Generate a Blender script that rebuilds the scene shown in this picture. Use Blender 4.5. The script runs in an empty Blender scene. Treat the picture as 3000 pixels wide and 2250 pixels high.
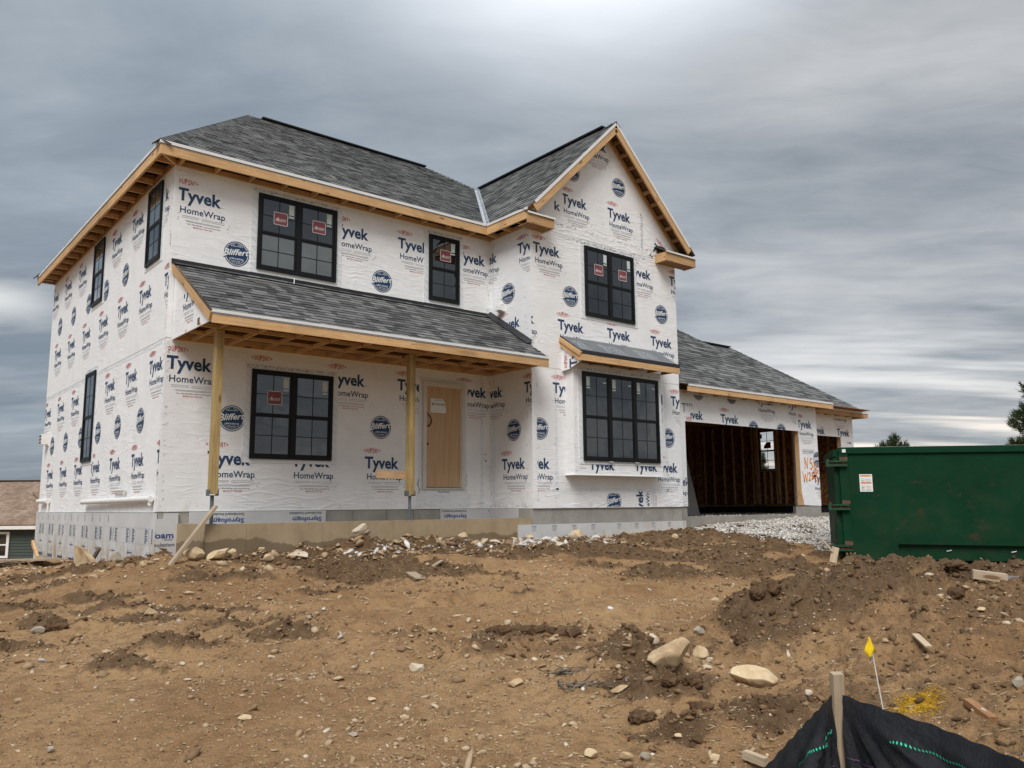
import bpy, bmesh, math, random
import numpy as np
from mathutils import Vector, Matrix
random.seed(7)
rng = np.random.default_rng(11)
C = bpy.context.scene.collection
# ------------------------------------------------------------------ camera
PSI, PIT, ROL, FPX = 0.6863, 0.1461, -0.0081, 2422.5
CAM = Vector((-4.0859, -14.0006, 0.0506))
fwd = Vector((math.sin(PSI)*math.cos(PIT), math.cos(PSI)*math.cos(PIT), math.sin(PIT)))
rgt = Vector((math.cos(PSI), -math.sin(PSI), 0))
upv = rgt.cross(fwd)
R2 = rgt*math.cos(ROL) + upv*math.sin(ROL)
U2 = -rgt*math.sin(ROL) + upv*math.cos(ROL)
cd = bpy.data.cameras.new('camera')
cam = bpy.data.objects.new('camera', cd); C.objects.link(cam)
cd.sensor_width = 36; cd.lens = 36*FPX/3000; cd.clip_start = .05; cd.clip_end = 6000
cam.matrix_world = Matrix(((R2.x, U2.x, -fwd.x, CAM.x), (R2.y, U2.y, -fwd.y, CAM.y), (R2.z, U2.z, -fwd.z, CAM.z), (0, 0, 0, 1)))
bpy.context.scene.camera = cam
# ------------------------------------------------------------------ exposure
vs = bpy.context.scene.view_settings
vs.view_transform = 'Standard'; vs.look = 'None'; vs.exposure = 1.08; vs.gamma = 1
vs.use_curve_mapping = False
# ------------------------------------------------------------------ world: overcast sky
SUN_EL, SUN_AZ = math.radians(50), PSI + math.radians(192)   # azimuth from +y towards +x
W = bpy.data.worlds.new('World'); bpy.context.scene.world = W; W.use_nodes = True
nt = W.node_tree; nt.nodes.clear()
class NG:
    """tiny node-graph helper"""
    def __init__(s, nt): s.nt = nt
    def n(s, t, **kw):
        nd = s.nt.nodes.new(t)
        for k, v in kw.items():
            if k.startswith('i_'):
                key = k[2:]; key = int(key) if key.isdigit() else key.replace('_', ' ')
                s.put(nd.inputs[key], v)
            else: setattr(nd, k, v)
        return nd
    def put(s, sock, v):
        if isinstance(v, bpy.types.NodeSocket): s.nt.links.new(v, sock)
        elif isinstance(v, bpy.types.Node): s.nt.links.new(v.outputs[0], sock)
        else: sock.default_value = v
    def m(s, op, a, b=0.0, c=None, clamp=False):
        nd = s.nt.nodes.new('ShaderNodeMath'); nd.operation = op; nd.use_clamp = clamp
        s.put(nd.inputs[0], a); s.put(nd.inputs[1], b)
        if c is not None: s.put(nd.inputs[2], c)
        return nd.outputs[0]
    def mr(s, v, a, b, c=0.0, d=1.0, smooth=True):
        nd = s.nt.nodes.new('ShaderNodeMapRange'); nd.interpolation_type = 'SMOOTHSTEP' if smooth else 'LINEAR'
        s.put(nd.inputs[0], v)
        for i, x in enumerate((a, b, c, d)): nd.inputs[i+1].default_value = x
        return nd.outputs[0]
    def mix(s, f, a, b, mode='MIX'):
        nd = s.nt.nodes.new('ShaderNodeMix'); nd.data_type = 'RGBA'; nd.blend_type = mode
        s.put(nd.inputs[0], f)
        for i, x in ((6, a), (7, b)):
            if isinstance(x, tuple) and len(x) == 3: x = (*x, 1)
            s.put(nd.inputs[i], x)
        return nd.outputs[2]
    def noise(s, vec, scale, detail=4, rough=.5, dist=0., out=0):
        nd = s.n('ShaderNodeTexNoise'); s.put(nd.inputs['Vector'], vec)
        nd.inputs['Scale'].default_value = scale; nd.inputs['Detail'].default_value = detail
        nd.inputs['Roughness'].default_value = rough; nd.inputs['Distortion'].default_value = dist
        return nd.outputs[out]
    def mapping(s, vec, scale=(1, 1, 1), rot=(0, 0, 0), loc=(0, 0, 0)):
        nd = s.n('ShaderNodeMapping'); s.put(nd.inputs[0], vec)
        nd.inputs['Location'].default_value = loc; nd.inputs['Rotation'].default_value = rot; nd.inputs['Scale'].default_value = scale
        return nd.outputs[0]
    def ramp(s, f, stops):
        nd = s.n('ShaderNodeValToRGB'); s.put(nd.inputs[0], f); e = nd.color_ramp.elements
        while len(e) < len(stops): e.new(.5)
        for i, (p, c) in enumerate(stops):
            e[i].position = p; e[i].color = (*c, 1) if len(c) == 3 else c
        return nd.outputs[0]
    def scale(s, col, f):
        nd = s.n('ShaderNodeVectorMath', operation='SCALE'); s.put(nd.inputs[0], col); s.put(nd.inputs['Scale'], f)
        return nd.outputs[0]
    def add(s, a, b):
        nd = s.n('ShaderNodeVectorMath', operation='ADD'); s.put(nd.inputs[0], a); s.put(nd.inputs[1], b)
        return nd.outputs[0]
g = NG(nt)
tc = g.n('ShaderNodeTexCoord').outputs['Generated']
dr = g.mapping(tc, rot=(0, 0, PSI))                # x = across the view, y = along it
sp = g.n('ShaderNodeSeparateXYZ', i_0=dr)
dx, dy, dz = sp.outputs
h = g.m('ADD', g.m('MAXIMUM', dz, 0.0), .10)
cx = g.n('ShaderNodeCombineXYZ', i_0=g.m('DIVIDE', dx, h), i_1=g.m('DIVIDE', dy, h), i_2=0.0).outputs[0]
big = g.noise(g.mapping(cx, scale=(.42, .62, 1), loc=(3.1, 1.7, 0)), 1.0, 5, .5, .5)
mid = g.noise(g.mapping(cx, scale=(.75, 1.35, 1), rot=(0, 0, .16), loc=(.4, 5.2, 0)), 1.6, 7, .55, .35)
streak = g.noise(g.mapping(cx, scale=(.16, .75, 1), rot=(0, 0, .1), loc=(1.3, 2.3, 0)), 1.7, 6, .55, .2)
fine = g.noise(g.mapping(cx, scale=(1.1, 2.4, 1), rot=(0, 0, .25), loc=(7.4, .2, 0)), 2.6, 8, .6, .6)
mixn = g.m('ADD', g.m('ADD', g.m('MULTIPLY', big, .50), g.m('MULTIPLY', mid, .38)), g.m('ADD', g.m('MULTIPLY', fine, g.mr(dx, -.4, .3, .08, .20)), g.mr(dx, -.4, .3, -.015, -.02)))
base = g.ramp(mixn, [(.38, (.100, .121, .145)), (.48, (.150, .175, .199)), (.57, (.205, .230, .253)), (.70, (.285, .304, .320))])
neutral = g.mr(dx, -.35, .5)
base = g.mix(neutral, base, g.mix(1.0, base, (1.15, 1.06, 1.0), 'MULTIPLY'))
low = g.mr(dz, .02, .30, 1, 0)
stv = g.mr(streak, .47, .63)
wherest = g.m('MULTIPLY', g.m('ADD', .20, g.m('MULTIPLY', g.mr(dx, -.15, .42), .8)), g.mr(dy, -.3, .3, .15, 1))
warm = g.mix(g.mr(dz, .0, .16), (.56, .48, .40), (.50, .49, .48))
col = g.mix(g.m('MULTIPLY', g.m('MULTIPLY', low, stv), wherest), base, warm)
dark = g.m('MULTIPLY', g.mr(dx, -.15, -.55), g.mr(dz, .02, .2, 1, 0))
col = g.mix(g.m('MULTIPLY', dark, .45), col, (.095, .115, .145))
patch = g.m('MULTIPLY', g.mr(g.m('ABSOLUTE', g.m('SUBTRACT', dz, g.m('ADD', .185, g.m('MULTIPLY', mid, .06)))), 0, .035, 1, 0), g.mr(dx, -.44, -.54))
col = g.mix(g.m('MULTIPLY', patch, .85), col, (.42, .42, .41))
GA, GE = PSI+.095, math.radians(38)
gdir = (math.sin(.095)*math.cos(GE), math.cos(.095)*math.cos(GE), math.sin(GE))
gv = g.n('ShaderNodeVectorMath', operation='SUBTRACT', i_0=dr, i_1=gdir).outputs[0]
gv = g.mapping(gv, scale=(1, 1.5, 1.5))
gl = g.n('ShaderNodeVectorMath', operation='LENGTH', i_0=gv).outputs['Value']
glow = g.mr(g.m('ADD', gl, g.m('MULTIPLY', g.m('SUBTRACT', mid, .5), .25)), .04, .36, 1, 0)
col = g.mix(g.m('MULTIPLY', glow, .9), col, (.46, .48, .51))
zen = g.mr(dz, .46, .95)
col = g.mix(zen, col, g.scale(col, 2.9))
bg1 = g.n('ShaderNodeBackground', i_Strength=1.0); g.put(bg1.inputs[0], col)
sky = g.n('ShaderNodeTexSky', sky_type='NISHITA', sun_disc=False, sun_elevation=SUN_EL, sun_rotation=SUN_AZ, air_density=1.0, dust_density=2.0)
bg2 = g.n('ShaderNodeBackground', i_Strength=.08); g.put(bg2.inputs[0], sky.outputs[0])
mxs = g.n('ShaderNodeMixShader', i_0=.94); g.put(mxs.inputs[1], bg2.outputs[0]); g.put(mxs.inputs[2], bg1.outputs[0])
wo = g.n('ShaderNodeOutputWorld'); g.put(wo.inputs[0], mxs.outputs[0])
# ------------------------------------------------------------------ soft overcast sun
sd = bpy.data.lights.new('sun', 'SUN'); sd.energy = 1.5; sd.angle = math.radians(32); sd.color = (1, .975, .945)
so = bpy.data.objects.new('sun', sd); C.objects.link(so)
sv = Vector((math.sin(SUN_AZ)*math.cos(SUN_EL), math.cos(SUN_AZ)*math.cos(SUN_EL), math.sin(SUN_EL)))
so.rotation_euler = sv.to_track_quat('Z', 'Y').to_euler()
# ------------------------------------------------------------------ materials
MATS = {}
def newmat(name):
    m = bpy.data.materials.new(name); m.use_nodes = True; m.node_tree.nodes.clear(); MATS[name] = m
    gg = NG(m.node_tree)
    b = gg.n('ShaderNodeBsdfPrincipled'); o = gg.n('ShaderNodeOutputMaterial')
    m.node_tree.links.new(b.outputs[0], o.inputs[0])
    return m, gg, b, o
def setc(gg, b, col, rough=.7, spec=.3, bump=None, bs=.4, bd=.01, metal=0):
    if isinstance(col, tuple): col = (*col[:3], 1)
    gg.put(b.inputs['Base Color'], col); gg.put(b.inputs['Roughness'], rough)
    b.inputs['Specular IOR Level'].default_value = spec; b.inputs['Metallic'].default_value = metal
    if bump is not None:
        bp = gg.n('ShaderNodeBump', i_Strength=bs, i_Distance=bd); gg.put(bp.inputs['Height'], bump)
        gg.put(b.inputs['Normal'], bp.outputs[0])
def simple(name, col, rough=.7, spec=.3, var=.12, sc=6., bs=.15, metal=0):
    m, gg, b, o = newmat(name)
    co = gg.n('ShaderNodeTexCoord').outputs['Object']
    n = gg.noise(co, sc, 5, .6)
    c1 = tuple(x*(1-var) for x in col); c2 = tuple(min(1, x*(1+var)) for x in col)
    c = gg.ramp(n, [(.3, c1), (.7, c2)])
    setc(gg, b, c, rough, spec, gg.noise(co, sc*6, 4, .6), bs, .004, metal)
    return m
def wood(name, c1, c2, knot=(.16, .08, .03), gray=0):
    m, gg, b, o = newmat(name)
    co = gg.n('ShaderNodeTexCoord').outputs['Object']
    oi = gg.n('ShaderNodeObjectInfo')
    off = gg.n('ShaderNodeVectorMath', operation='SCALE', i_0=(7.3, 3.1, 5.7)); gg.put(off.inputs['Scale'], oi.outputs['Random'])
    co = gg.add(co, off.outputs[0])
    gr = gg.noise(gg.mapping(co, scale=(1.2, 22, 22)), 2.0, 5, .6, .6)
    c = gg.ramp(gr, [(.3, c2), (.62, c1)])
    tone = gg.m('ADD', .82, gg.m('MULTIPLY', oi.outputs['Random'], .36))
    c = gg.scale(c, tone)
    vo = gg.n('ShaderNodeTexVoronoi'); gg.put(vo.inputs['Vector'], gg.mapping(co, scale=(1.6, 6, 6))); vo.inputs['Scale'].default_value = 1.0
    c = gg.mix(gg.mr(vo.outputs['Distance'], .07, .15, .9, 0), c, knot)
    st_ = gg.noise(gg.mapping(co, scale=(.8, 5, 5)), 1.3, 4, .6)
    c = gg.mix(gg.mr(st_, .55, .72, 0, .45), c, tuple(x*.62 for x in c2))
    nl = gg.n('ShaderNodeTexVoronoi'); gg.put(nl.inputs['Vector'], gg.mapping(co, scale=(2.4, 9, 9), loc=(.3, .2, .1))); nl.inputs['Scale'].default_value = 1.0
    c = gg.mix(gg.mr(nl.outputs['Distance'], .03, .05, .8, 0), c, (.06, .05, .045))
    big = gg.noise(co, 1.7, 3)
    c = gg.mix(gg.mr(big, .5, .75, 0, .35), c, tuple(x*.6 for x in c2))
    setc(gg, b, c, .65, .25, gr, .25, .003)
    return m
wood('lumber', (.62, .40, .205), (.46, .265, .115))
wood('dark_lumber', (.36, .195, .09), (.25, .12, .05))  # darker lumber copy, shade under roofs put into its colour; also brown bark
wood('treated_lumber', (.42, .305, .135), (.29, .195, .08), (.12, .06, .02))
wood('weathered_wood', (.47, .37, .26), (.33, .25, .165))
wood('board_offcut', (.55, .37, .22), (.44, .27, .14))
# house wrap
def wrapmat(name, tint=(1, 1, 1)):
    m, gg, b, o = newmat(name)
    co = gg.n('ShaderNodeNewGeometry').outputs['Position']
    sp = gg.n('ShaderNodeSeparateXYZ', i_0=co)
    warp = gg.noise(co, .9, 3, .5, 0, 1)
    wc = gg.add(co, gg.scale(warp, .35))
    big = gg.noise(wc, 1.6, 3, .5)
    m1 = gg.mr(gg.noise(co, .55, 2, .5), .42, .62); m2 = gg.mr(gg.noise(gg.mapping(co, loc=(4, 7, 2)), .6, 2, .5), .45, .62)
    w1 = gg.noise(gg.mapping(wc, rot=(.75, .8, .1), scale=(.8, .8, 4.0)), 1.5, 2, .5, .15)
    r1 = gg.m('MULTIPLY', gg.m('POWER', gg.m('SUBTRACT', 1.0, gg.m('MULTIPLY', gg.m('ABSOLUTE', gg.m('SUBTRACT', w1, .5)), 9.0), clamp=True), 1.6), m1)
    w2 = gg.noise(gg.mapping(wc, rot=(-.65, -.75, .2), scale=(.8, .8, 4.0)), 2.2, 2, .5, .15)
    r2 = gg.m('MULTIPLY', gg.m('POWER', gg.m('SUBTRACT', 1.0, gg.m('MULTIPLY', gg.m('ABSOLUTE', gg.m('SUBTRACT', w2, .5)), 9.0), clamp=True), 1.6), m2)
    bottom = gg.mr(sp.outputs[2], .0, .9, 1.0, .42)
    bt2 = gg.m('ADD', bottom, gg.mr(gg.m('ABSOLUTE', gg.m('SUBTRACT', sp.outputs[2], 5.85)), .05, .45, .5, 0))
    hgt = gg.m('ADD', gg.m('MULTIPLY', big, 1.5), gg.m('ADD', gg.m('MULTIPLY', gg.m('MULTIPLY', r1, bt2), .62), gg.m('MULTIPLY', gg.m('MULTIPLY', r2, bt2), .50)))
    hgt = gg.m('ADD', hgt, gg.m('MULTIPLY', gg.noise(co, 28, 3, .7), .035))
    n = gg.noise(co, 2.5, 6, .65)
    c = gg.ramp(n, [(.3, tuple(.76*t for t in tint)), (.6, tuple(.82*t for t in tint))])
    # scuffs: small grey-brown rubs
    sc = gg.noise(gg.mapping(co, scale=(1, 1, 1.6)), 9, 5, .75)
    c = gg.mix(gg.mr(sc, .68, .78, 0, .35), c, (.48, .44, .38))
    splash = gg.m('MULTIPLY', gg.mr(sp.outputs[2], .02, .5, 1, 0), gg.mr(gg.noise(co, 3.5, 5, .7), .52, .7))
    c = gg.mix(gg.m('MULTIPLY', splash, .30), c, (.50, .43, .33))
    setc(gg, b, c, .5, .35, hgt, .46, .024)
    return m
wrapmat('house_wrap'); wrapmat('flashing_wrap', (.90, .93, .95))
simple('ink_navy', (.022, .055, .125), .55, .3, .25, 3.)
simple('ink_badge', (.018, .052, .125), .55, .3, .2, 3.)
simple('ink_red', (.50, .055, .05), .55, .3, .2, 3.)
simple('ink_grey', (.42, .44, .47), .55, .3, .15, 3.)
simple('ink_dark', (.07, .08, .10), .55, .3, .3, 3.)
simple('ink_white', (.76, .77, .77), .55, .3, .05, 3.)
simple('ink_orange', (.90, .27, .03), .6, .3, .3, 14.)
simple('ink_blue', (.03, .07, .24), .55, .3, .2, 3.)
simple('window_frame_black', (.005, .0055, .0065), .5, .25, .2, 4., .05)
simple('door_frame_white', (.60, .56, .50), .5, .4, .05)
simple('white_vinyl', (.74, .73, .70), .4, .4, .05)
simple('drip_edge_white', (.70, .70, .69), .35, .5, .06, 3., .05)
simple('grey_metal', (.30, .32, .34), .45, .5, .15, 4., .1, .3)
simple('steel_post', (.13, .15, .17), .5, .5, .25, 9., .1, .3)
simple('flashing_metal', (.36, .38, .40), .4, .5, .08, 3., .05, .4)
simple('black_underlay', (.018, .019, .022), .5, .4, .3, 8., .3)
simple('ridge_black', (.022, .022, .024), .8, .2, .3, 12., .4)
simple('paper_white', (.72, .72, .70), .6, .3, .04)
simple('sticker_grey', (.52, .58, .55), .5, .3, .08)
simple('sticker_red', (.20, .055, .06), .5, .3, .1)
simple('roof_deck', (.16, .085, .04), .8, .2, .3, 9.)
simple('interior_dark', (.03, .028, .027), .8, .2, .3)
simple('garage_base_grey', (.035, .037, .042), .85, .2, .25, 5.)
simple('panel_grey', (.115, .112, .108), .6, .3, .08)
simple('siding_green', (.052, .066, .056), .6, .3, .08, 4.)
simple('soil_brown', (.10, .06, .033), .95, .1, .4, 14., .6)
simple('crow_black', (.02, .02, .02))
simple('thread_green', (.02, .50, .28), .6, .3, .15, 20.)
simple('thread_purple', (.12, .06, .16), .6, .3, .15, 20.)
simple('flag_yellow', (.88, .60, .01), .5, .3, .06)
simple('paint_yellow', (.60, .36, .03), .8, .2, .3, 30.)
simple('fiber_white', (.72, .72, .70), .5, .3, .05)
simple('bark', (.07, .05, .035), .95, .1, .4, 6., .8)
simple('root_grey', (.14, .115, .09), .95, .1, .4, 16., .8)
simple('rust', (.12, .065, .04), .9, .2, .5, 18.)
simple('hinge_green', (.006, .052, .024), .42, .5, .35, 7.)
# shingles: per-tab shade comes from a colour attribute
def shinglemat(name, tintdark, tintlight):
    m, gg, b, o = newmat(name)
    at = gg.n('ShaderNodeAttribute', attribute_name='shade').outputs['Fac']
    co = gg.n('ShaderNodeNewGeometry').outputs['Position']
    c = gg.ramp(at, [(0, tintdark), (1, tintlight)])
    gran = gg.noise(co, 85, 3, .8)
    c = gg.mix(gg.mr(gran, .35, .7, .0, .35), c, tuple(x*.45 for x in tintlight))
    pat = gg.noise(co, .8, 3)
    c = gg.scale(c, gg.mr(pat, .3, .7, .88, 1.12))
    setc(gg, b, c, .9, .2, gran, .4, .004)
    return m
shinglemat('shingle_grey', (.034, .034, .034), (.250, .250, .243))
shinglemat('shingle_brown', (.20, .135, .095), (.36, .265, .20))
# concrete
def concrete(name, c1, c2, wet=None):
    m, gg, b, o = newmat(name)
    co = gg.n('ShaderNodeNewGeometry').outputs['Position']
    sp = gg.n('ShaderNodeSeparateXYZ', i_0=co)
    n = gg.noise(co, 2.2, 7, .65, .3)
    c = gg.ramp(n, [(.32, c2), (.66, c1)])
    n2 = gg.noise(gg.mapping(co, scale=(1, 1, .25)), 5, 4, .6)
    c = gg.mix(gg.mr(n2, .5, .75, 0, .35), c, tuple(x*.72 for x in c2))
    vo = gg.n('ShaderNodeTexVoronoi'); gg.put(vo.inputs['Vector'], co); vo.inputs['Scale'].default_value = 13
    pit = gg.mr(vo.outputs['Distance'], .04, .1, .8, 0)
    c = gg.mix(pit, c, tuple(x*.4 for x in c2))
    if wet is not None:                                   # soaked foot of the wall, drawn up from the ground
        edge = gg.m('ADD', sp.outputs[2], gg.m('MULTIPLY', gg.m('SUBTRACT', gg.noise(co, 1.1, 4, .6), .5), .55))
        c = gg.mix(gg.mr(edge, wet, wet+.03, .62, 0), c, (.10, .072, .042))
    setc(gg, b, c, .85, .25, gg.noise(co, 24, 5, .7), .25, .006)
    return m
concrete('concrete_tan', (.38, .29, .185), (.30, .225, .14), -.50)
concrete('concrete_grey', (.36, .34, .30), (.26, .25, .225))
# foam board
m, gg, b, o = newmat('foam_board')
co = gg.n('ShaderNodeNewGeometry').outputs['Position']
sp = gg.n('ShaderNodeSeparateXYZ', i_0=co)
c = gg.ramp(gg.noise(co, 1.4, 4), [(.3, (.50, .50, .50)), (.7, (.60, .60, .595))])
mud = gg.m('MULTIPLY', gg.mr(sp.outputs[2], -1.05, -.18, 1, 0), gg.mr(gg.noise(gg.mapping(co, scale=(1, 1, .45)), 5, 6, .7, .6), .48, .60))
c = gg.mix(gg.m('MULTIPLY', mud, .9), c, (.38, .26, .12))
setc(gg, b, c, .5, .35, gg.noise(co, 3, 3), .2, .01)
# glass
def glass(name, refl, body, trans=False):
    m = bpy.data.materials.new(name); m.use_nodes = True; m.node_tree.nodes.clear(); MATS[name] = m
    gg = NG(m.node_tree)
    gl = gg.n('ShaderNodeBsdfGlossy', i_Roughness=.015); gl.inputs['Color'].default_value = (.92, .96, 1, 1)
    co = gg.n('ShaderNodeNewGeometry').outputs['Position']
    bp = gg.n('ShaderNodeBump', i_Strength=.22, i_Distance=.03); gg.put(bp.inputs['Height'], gg.noise(co, 1.3, 2)); gg.put(gl.inputs['Normal'], bp.outputs[0])
    if trans: d = gg.n('ShaderNodeBsdfTransparent')
    else:
        d = gg.n('ShaderNodeBsdfDiffuse'); gg.put(d.inputs[0], gg.ramp(gg.noise(co, 1.1, 3), [(.35, tuple(x*.6 for x in body)), (.7, body)]))
    fr = gg.n('ShaderNodeFresnel', i_IOR=1.5)
    f = gg.m('ADD', refl, gg.m('MULTIPLY', fr.outputs[0], 1.2), clamp=True)
    mx = gg.n('ShaderNodeMixShader'); gg.put(mx.inputs[0], f); gg.put(mx.inputs[1], d.outputs[0]); gg.put(mx.inputs[2], gl.outputs[0])
    o = gg.n('ShaderNodeOutputMaterial'); gg.put(o.inputs[0], mx.outputs[0])
glass('glass_dark', .05, (.012, .013, .014)); glass('glass_pale', .12, (.095, .10, .088)); glass('glass_clear', .02, (0, 0, 0), True)
# door skin
m, gg, b, o = newmat('door_tan')
co = gg.n('ShaderNodeTexCoord').outputs['Object']
c = gg.ramp(gg.noise(gg.mapping(co, scale=(26, 26, .7)), 1.5, 4, .6, .4), [(.3, (.44, .27, .145)), (.68, (.57, .385, .22))])
setc(gg, b, c, .5, .3)
# OSB
m, gg, b, o = newmat('osb_sheathing')
co = gg.n('ShaderNodeNewGeometry').outputs['Position']
vo = gg.n('ShaderNodeTexVoronoi'); gg.put(vo.inputs['Vector'], gg.mapping(co, scale=(14, 14, 9))); vo.inputs['Scale'].default_value = 1.6
c = gg.ramp(gg.n('ShaderNodeSeparateColor', i_0=vo.outputs['Color']).outputs[0], [(0, (.12, .046, .017)), (.55, (.25, .10, .038)), (1, (.42, .20, .085))])
setc(gg, b, c, .8, .2, vo.outputs['Distance'], .2, .005)
# dumpster paint
m, gg, b, o = newmat('dumpster_green')
co = gg.n('ShaderNodeTexCoord').outputs['Object']
n = gg.noise(co, 1.3, 5, .6)
c = gg.ramp(n, [(.3, (.0006, .027, .0095)), (.7, (.0010, .037, .0135))])
scr = gg.noise(gg.mapping(co, scale=(5, 5, 1), rot=(.3, .5, .4)), 4, 6, .8, 1.5)
c = gg.mix(gg.mr(scr, .64, .72, 0, .4), c, (.03, .09, .06))
rs = gg.noise(gg.mapping(co, scale=(.5, 1, 1.5)), 2.6, 7, .75)
sp = gg.n('ShaderNodeSeparateXYZ', i_0=co)
lowm = gg.mr(sp.outputs[2], .25, 1.0, .9, .15)
c = gg.mix(gg.m('MULTIPLY', gg.mr(rs, .57, .70), lowm), c, (.04, .03, .018))
dust = gg.m('MULTIPLY', gg.mr(sp.outputs[2], .0, .9, .35, 0), gg.mr(gg.noise(co, 3, 5), .4, .7))
c = gg.mix(gg.m('MULTIPLY', dust, .5), c, (.05, .045, .03))
setc(gg, b, c, gg.mr(n, .3, .7, .5, .68), .14, gg.noise(co, 1.6, 3), .5, .03)
# soil
m, gg, b, o = newmat('dirt')
co = gg.n('ShaderNodeNewGeometry').outputs['Position']
wet = gg.n('ShaderNodeAttribute', attribute_name='damp').outputs['Fac']
n = gg.noise(co, .55, 6, .6)
c = gg.ramp(n, [(.38, (.362, .210, .100)), (.6, (.490, .303, .152))])
n2 = gg.noise(co, 7, 6, .7)
c = gg.mix(gg.mr(n2, .42, .68, 0, .62), c, (.215, .122, .057))
n3 = gg.noise(co, 46, 4, .75)
c = gg.mix(gg.mr(n3, .58, .70, 0, .55), c, (.54, .38, .225))
c = gg.mix(gg.mr(n3, .42, .32, 0, .6), c, (.11, .065, .035))  # pale and dark grain colour stands in for shading contrast between the crumbs
dk = gg.mix(gg.mr(n2, .35, .65), (.085, .050, .027), (.200, .128, .074))
w = gg.m('ADD', wet, gg.m('MULTIPLY', gg.m('SUBTRACT', n2, .5), .9))
c = gg.mix(gg.mr(w, .38, .74, 0, .85), c, dk)
grs = gg.n('ShaderNodeVectorMath', operation='DISTANCE', i_0=co, i_1=(0, 0, 0)).outputs['Value']
c = gg.mix(gg.mr(grs, 45, 75), c, (.075, .088, .040))
bh = gg.m('ADD', gg.m('MULTIPLY', n3, .35), gg.m('ADD', n2, gg.m('MULTIPLY', gg.noise(co, 160, 2, .6), .2)))
setc(gg, b, c, .95, .12, bh, 1.0, .085)
def islandmat(name, stops, rough=.85, bsc=40, dirt=.3):
    m, gg, b, o = newmat(name)
    ge = gg.n('ShaderNodeNewGeometry')
    c = gg.ramp(ge.outputs['Random Per Island'], stops)
    n = gg.noise(ge.outputs['Position'], bsc, 4, .7)
    c = gg.mix(gg.mr(n, .45, .75, 0, dirt), c, (.19, .125, .07))
    setc(gg, b, c, rough, .2, n, .3, .004)
islandmat('pebbles_mixed', [(0, (.17, .105, .058)), (.35, (.28, .185, .105)), (.7, (.38, .27, .165)), (.92, (.46, .35, .23)), (1, (.52, .44, .33))], dirt=.5)
islandmat('gravel_white', [(0, (.24, .21, .18)), (.3, (.40, .37, .33)), (.7, (.54, .51, .46)), (1, (.66, .63, .58))], dirt=.15)
islandmat('clod_dark', [(0, (.070, .040, .020)), (.5, (.125, .074, .038)), (1, (.22, .135, .072))], .98, 30, .3)
islandmat('needle_green', [(0, (.020, .035, .014)), (.5, (.040, .062, .022)), (1, (.075, .095, .035))], .8, 3, 0)
islandmat('straw_bits', [(0, (.10, .06, .03)), (.6, (.26, .18, .10)), (1, (.42, .33, .2))], .9, 30, .2)
def rockmat(name, c1, c2, dirt):
    m, gg, b, o = newmat(name)
    co = gg.n('ShaderNodeTexCoord').outputs['Object']
    n = gg.noise(co, 5, 7, .65, .4)
    c = gg.ramp(n, [(.3, c2), (.62, c1)])
    sp = gg.n('ShaderNodeSeparateXYZ', i_0=gg.n('ShaderNodeTexCoord').outputs['Generated'])
    e = gg.m('ADD', sp.outputs[2], gg.m('MULTIPLY', gg.m('SUBTRACT', n, .5), .9))
    c = gg.mix(gg.mr(e, .18, .42, dirt, 0), c, (.13, .08, .045))
    cr = gg.noise(co, 16, 6, .7)
    c = gg.mix(gg.mr(cr, .60, .72, 0, .4), c, (.27, .17, .09))
    setc(gg, b, c, .8, .25, gg.m('ADD', n, gg.m('MULTIPLY', cr, .4)), .6, .02)
rockmat('limestone', (.60, .47, .30), (.43, .30, .16), .8)
rockmat('limestone_dirty', (.52, .39, .235), (.30, .19, .10), .95)
rockmat('stone_pale', (.58, .50, .385), (.42, .34, .24), .6)
rockmat('stone_grey', (.36, .31, .245), (.24, .20, .15), .6)
# silt fabric
m, gg, b, o = newmat('silt_fabric')
uvn = gg.n('ShaderNodeTexCoord').outputs['Object']
c = gg.ramp(gg.noise(uvn, 3, 5), [(.3, (.012, .013, .016)), (.7, (.030, .031, .036))])
dst = gg.mr(gg.noise(uvn, 7, 6, .7), .5, .75, 0, .35)
c = gg.mix(dst, c, (.075, .072, .075))
wv = gg.n('ShaderNodeTexWave', i_Scale=140.0); wv.bands_direction = 'Z'; gg.put(wv.inputs['Vector'], uvn)
wv2 = gg.n('ShaderNodeTexWave', i_Scale=90.0); wv2.bands_direction = 'X'; gg.put(wv2.inputs['Vector'], uvn)
setc(gg, b, c, .55, .35, gg.m('ADD', gg.m('ADD', wv.outputs['Fac'], wv2.outputs['Fac']), gg.m('MULTIPLY', gg.noise(uvn, 9, 6, .65), 14.)), .5, .007)
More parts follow.
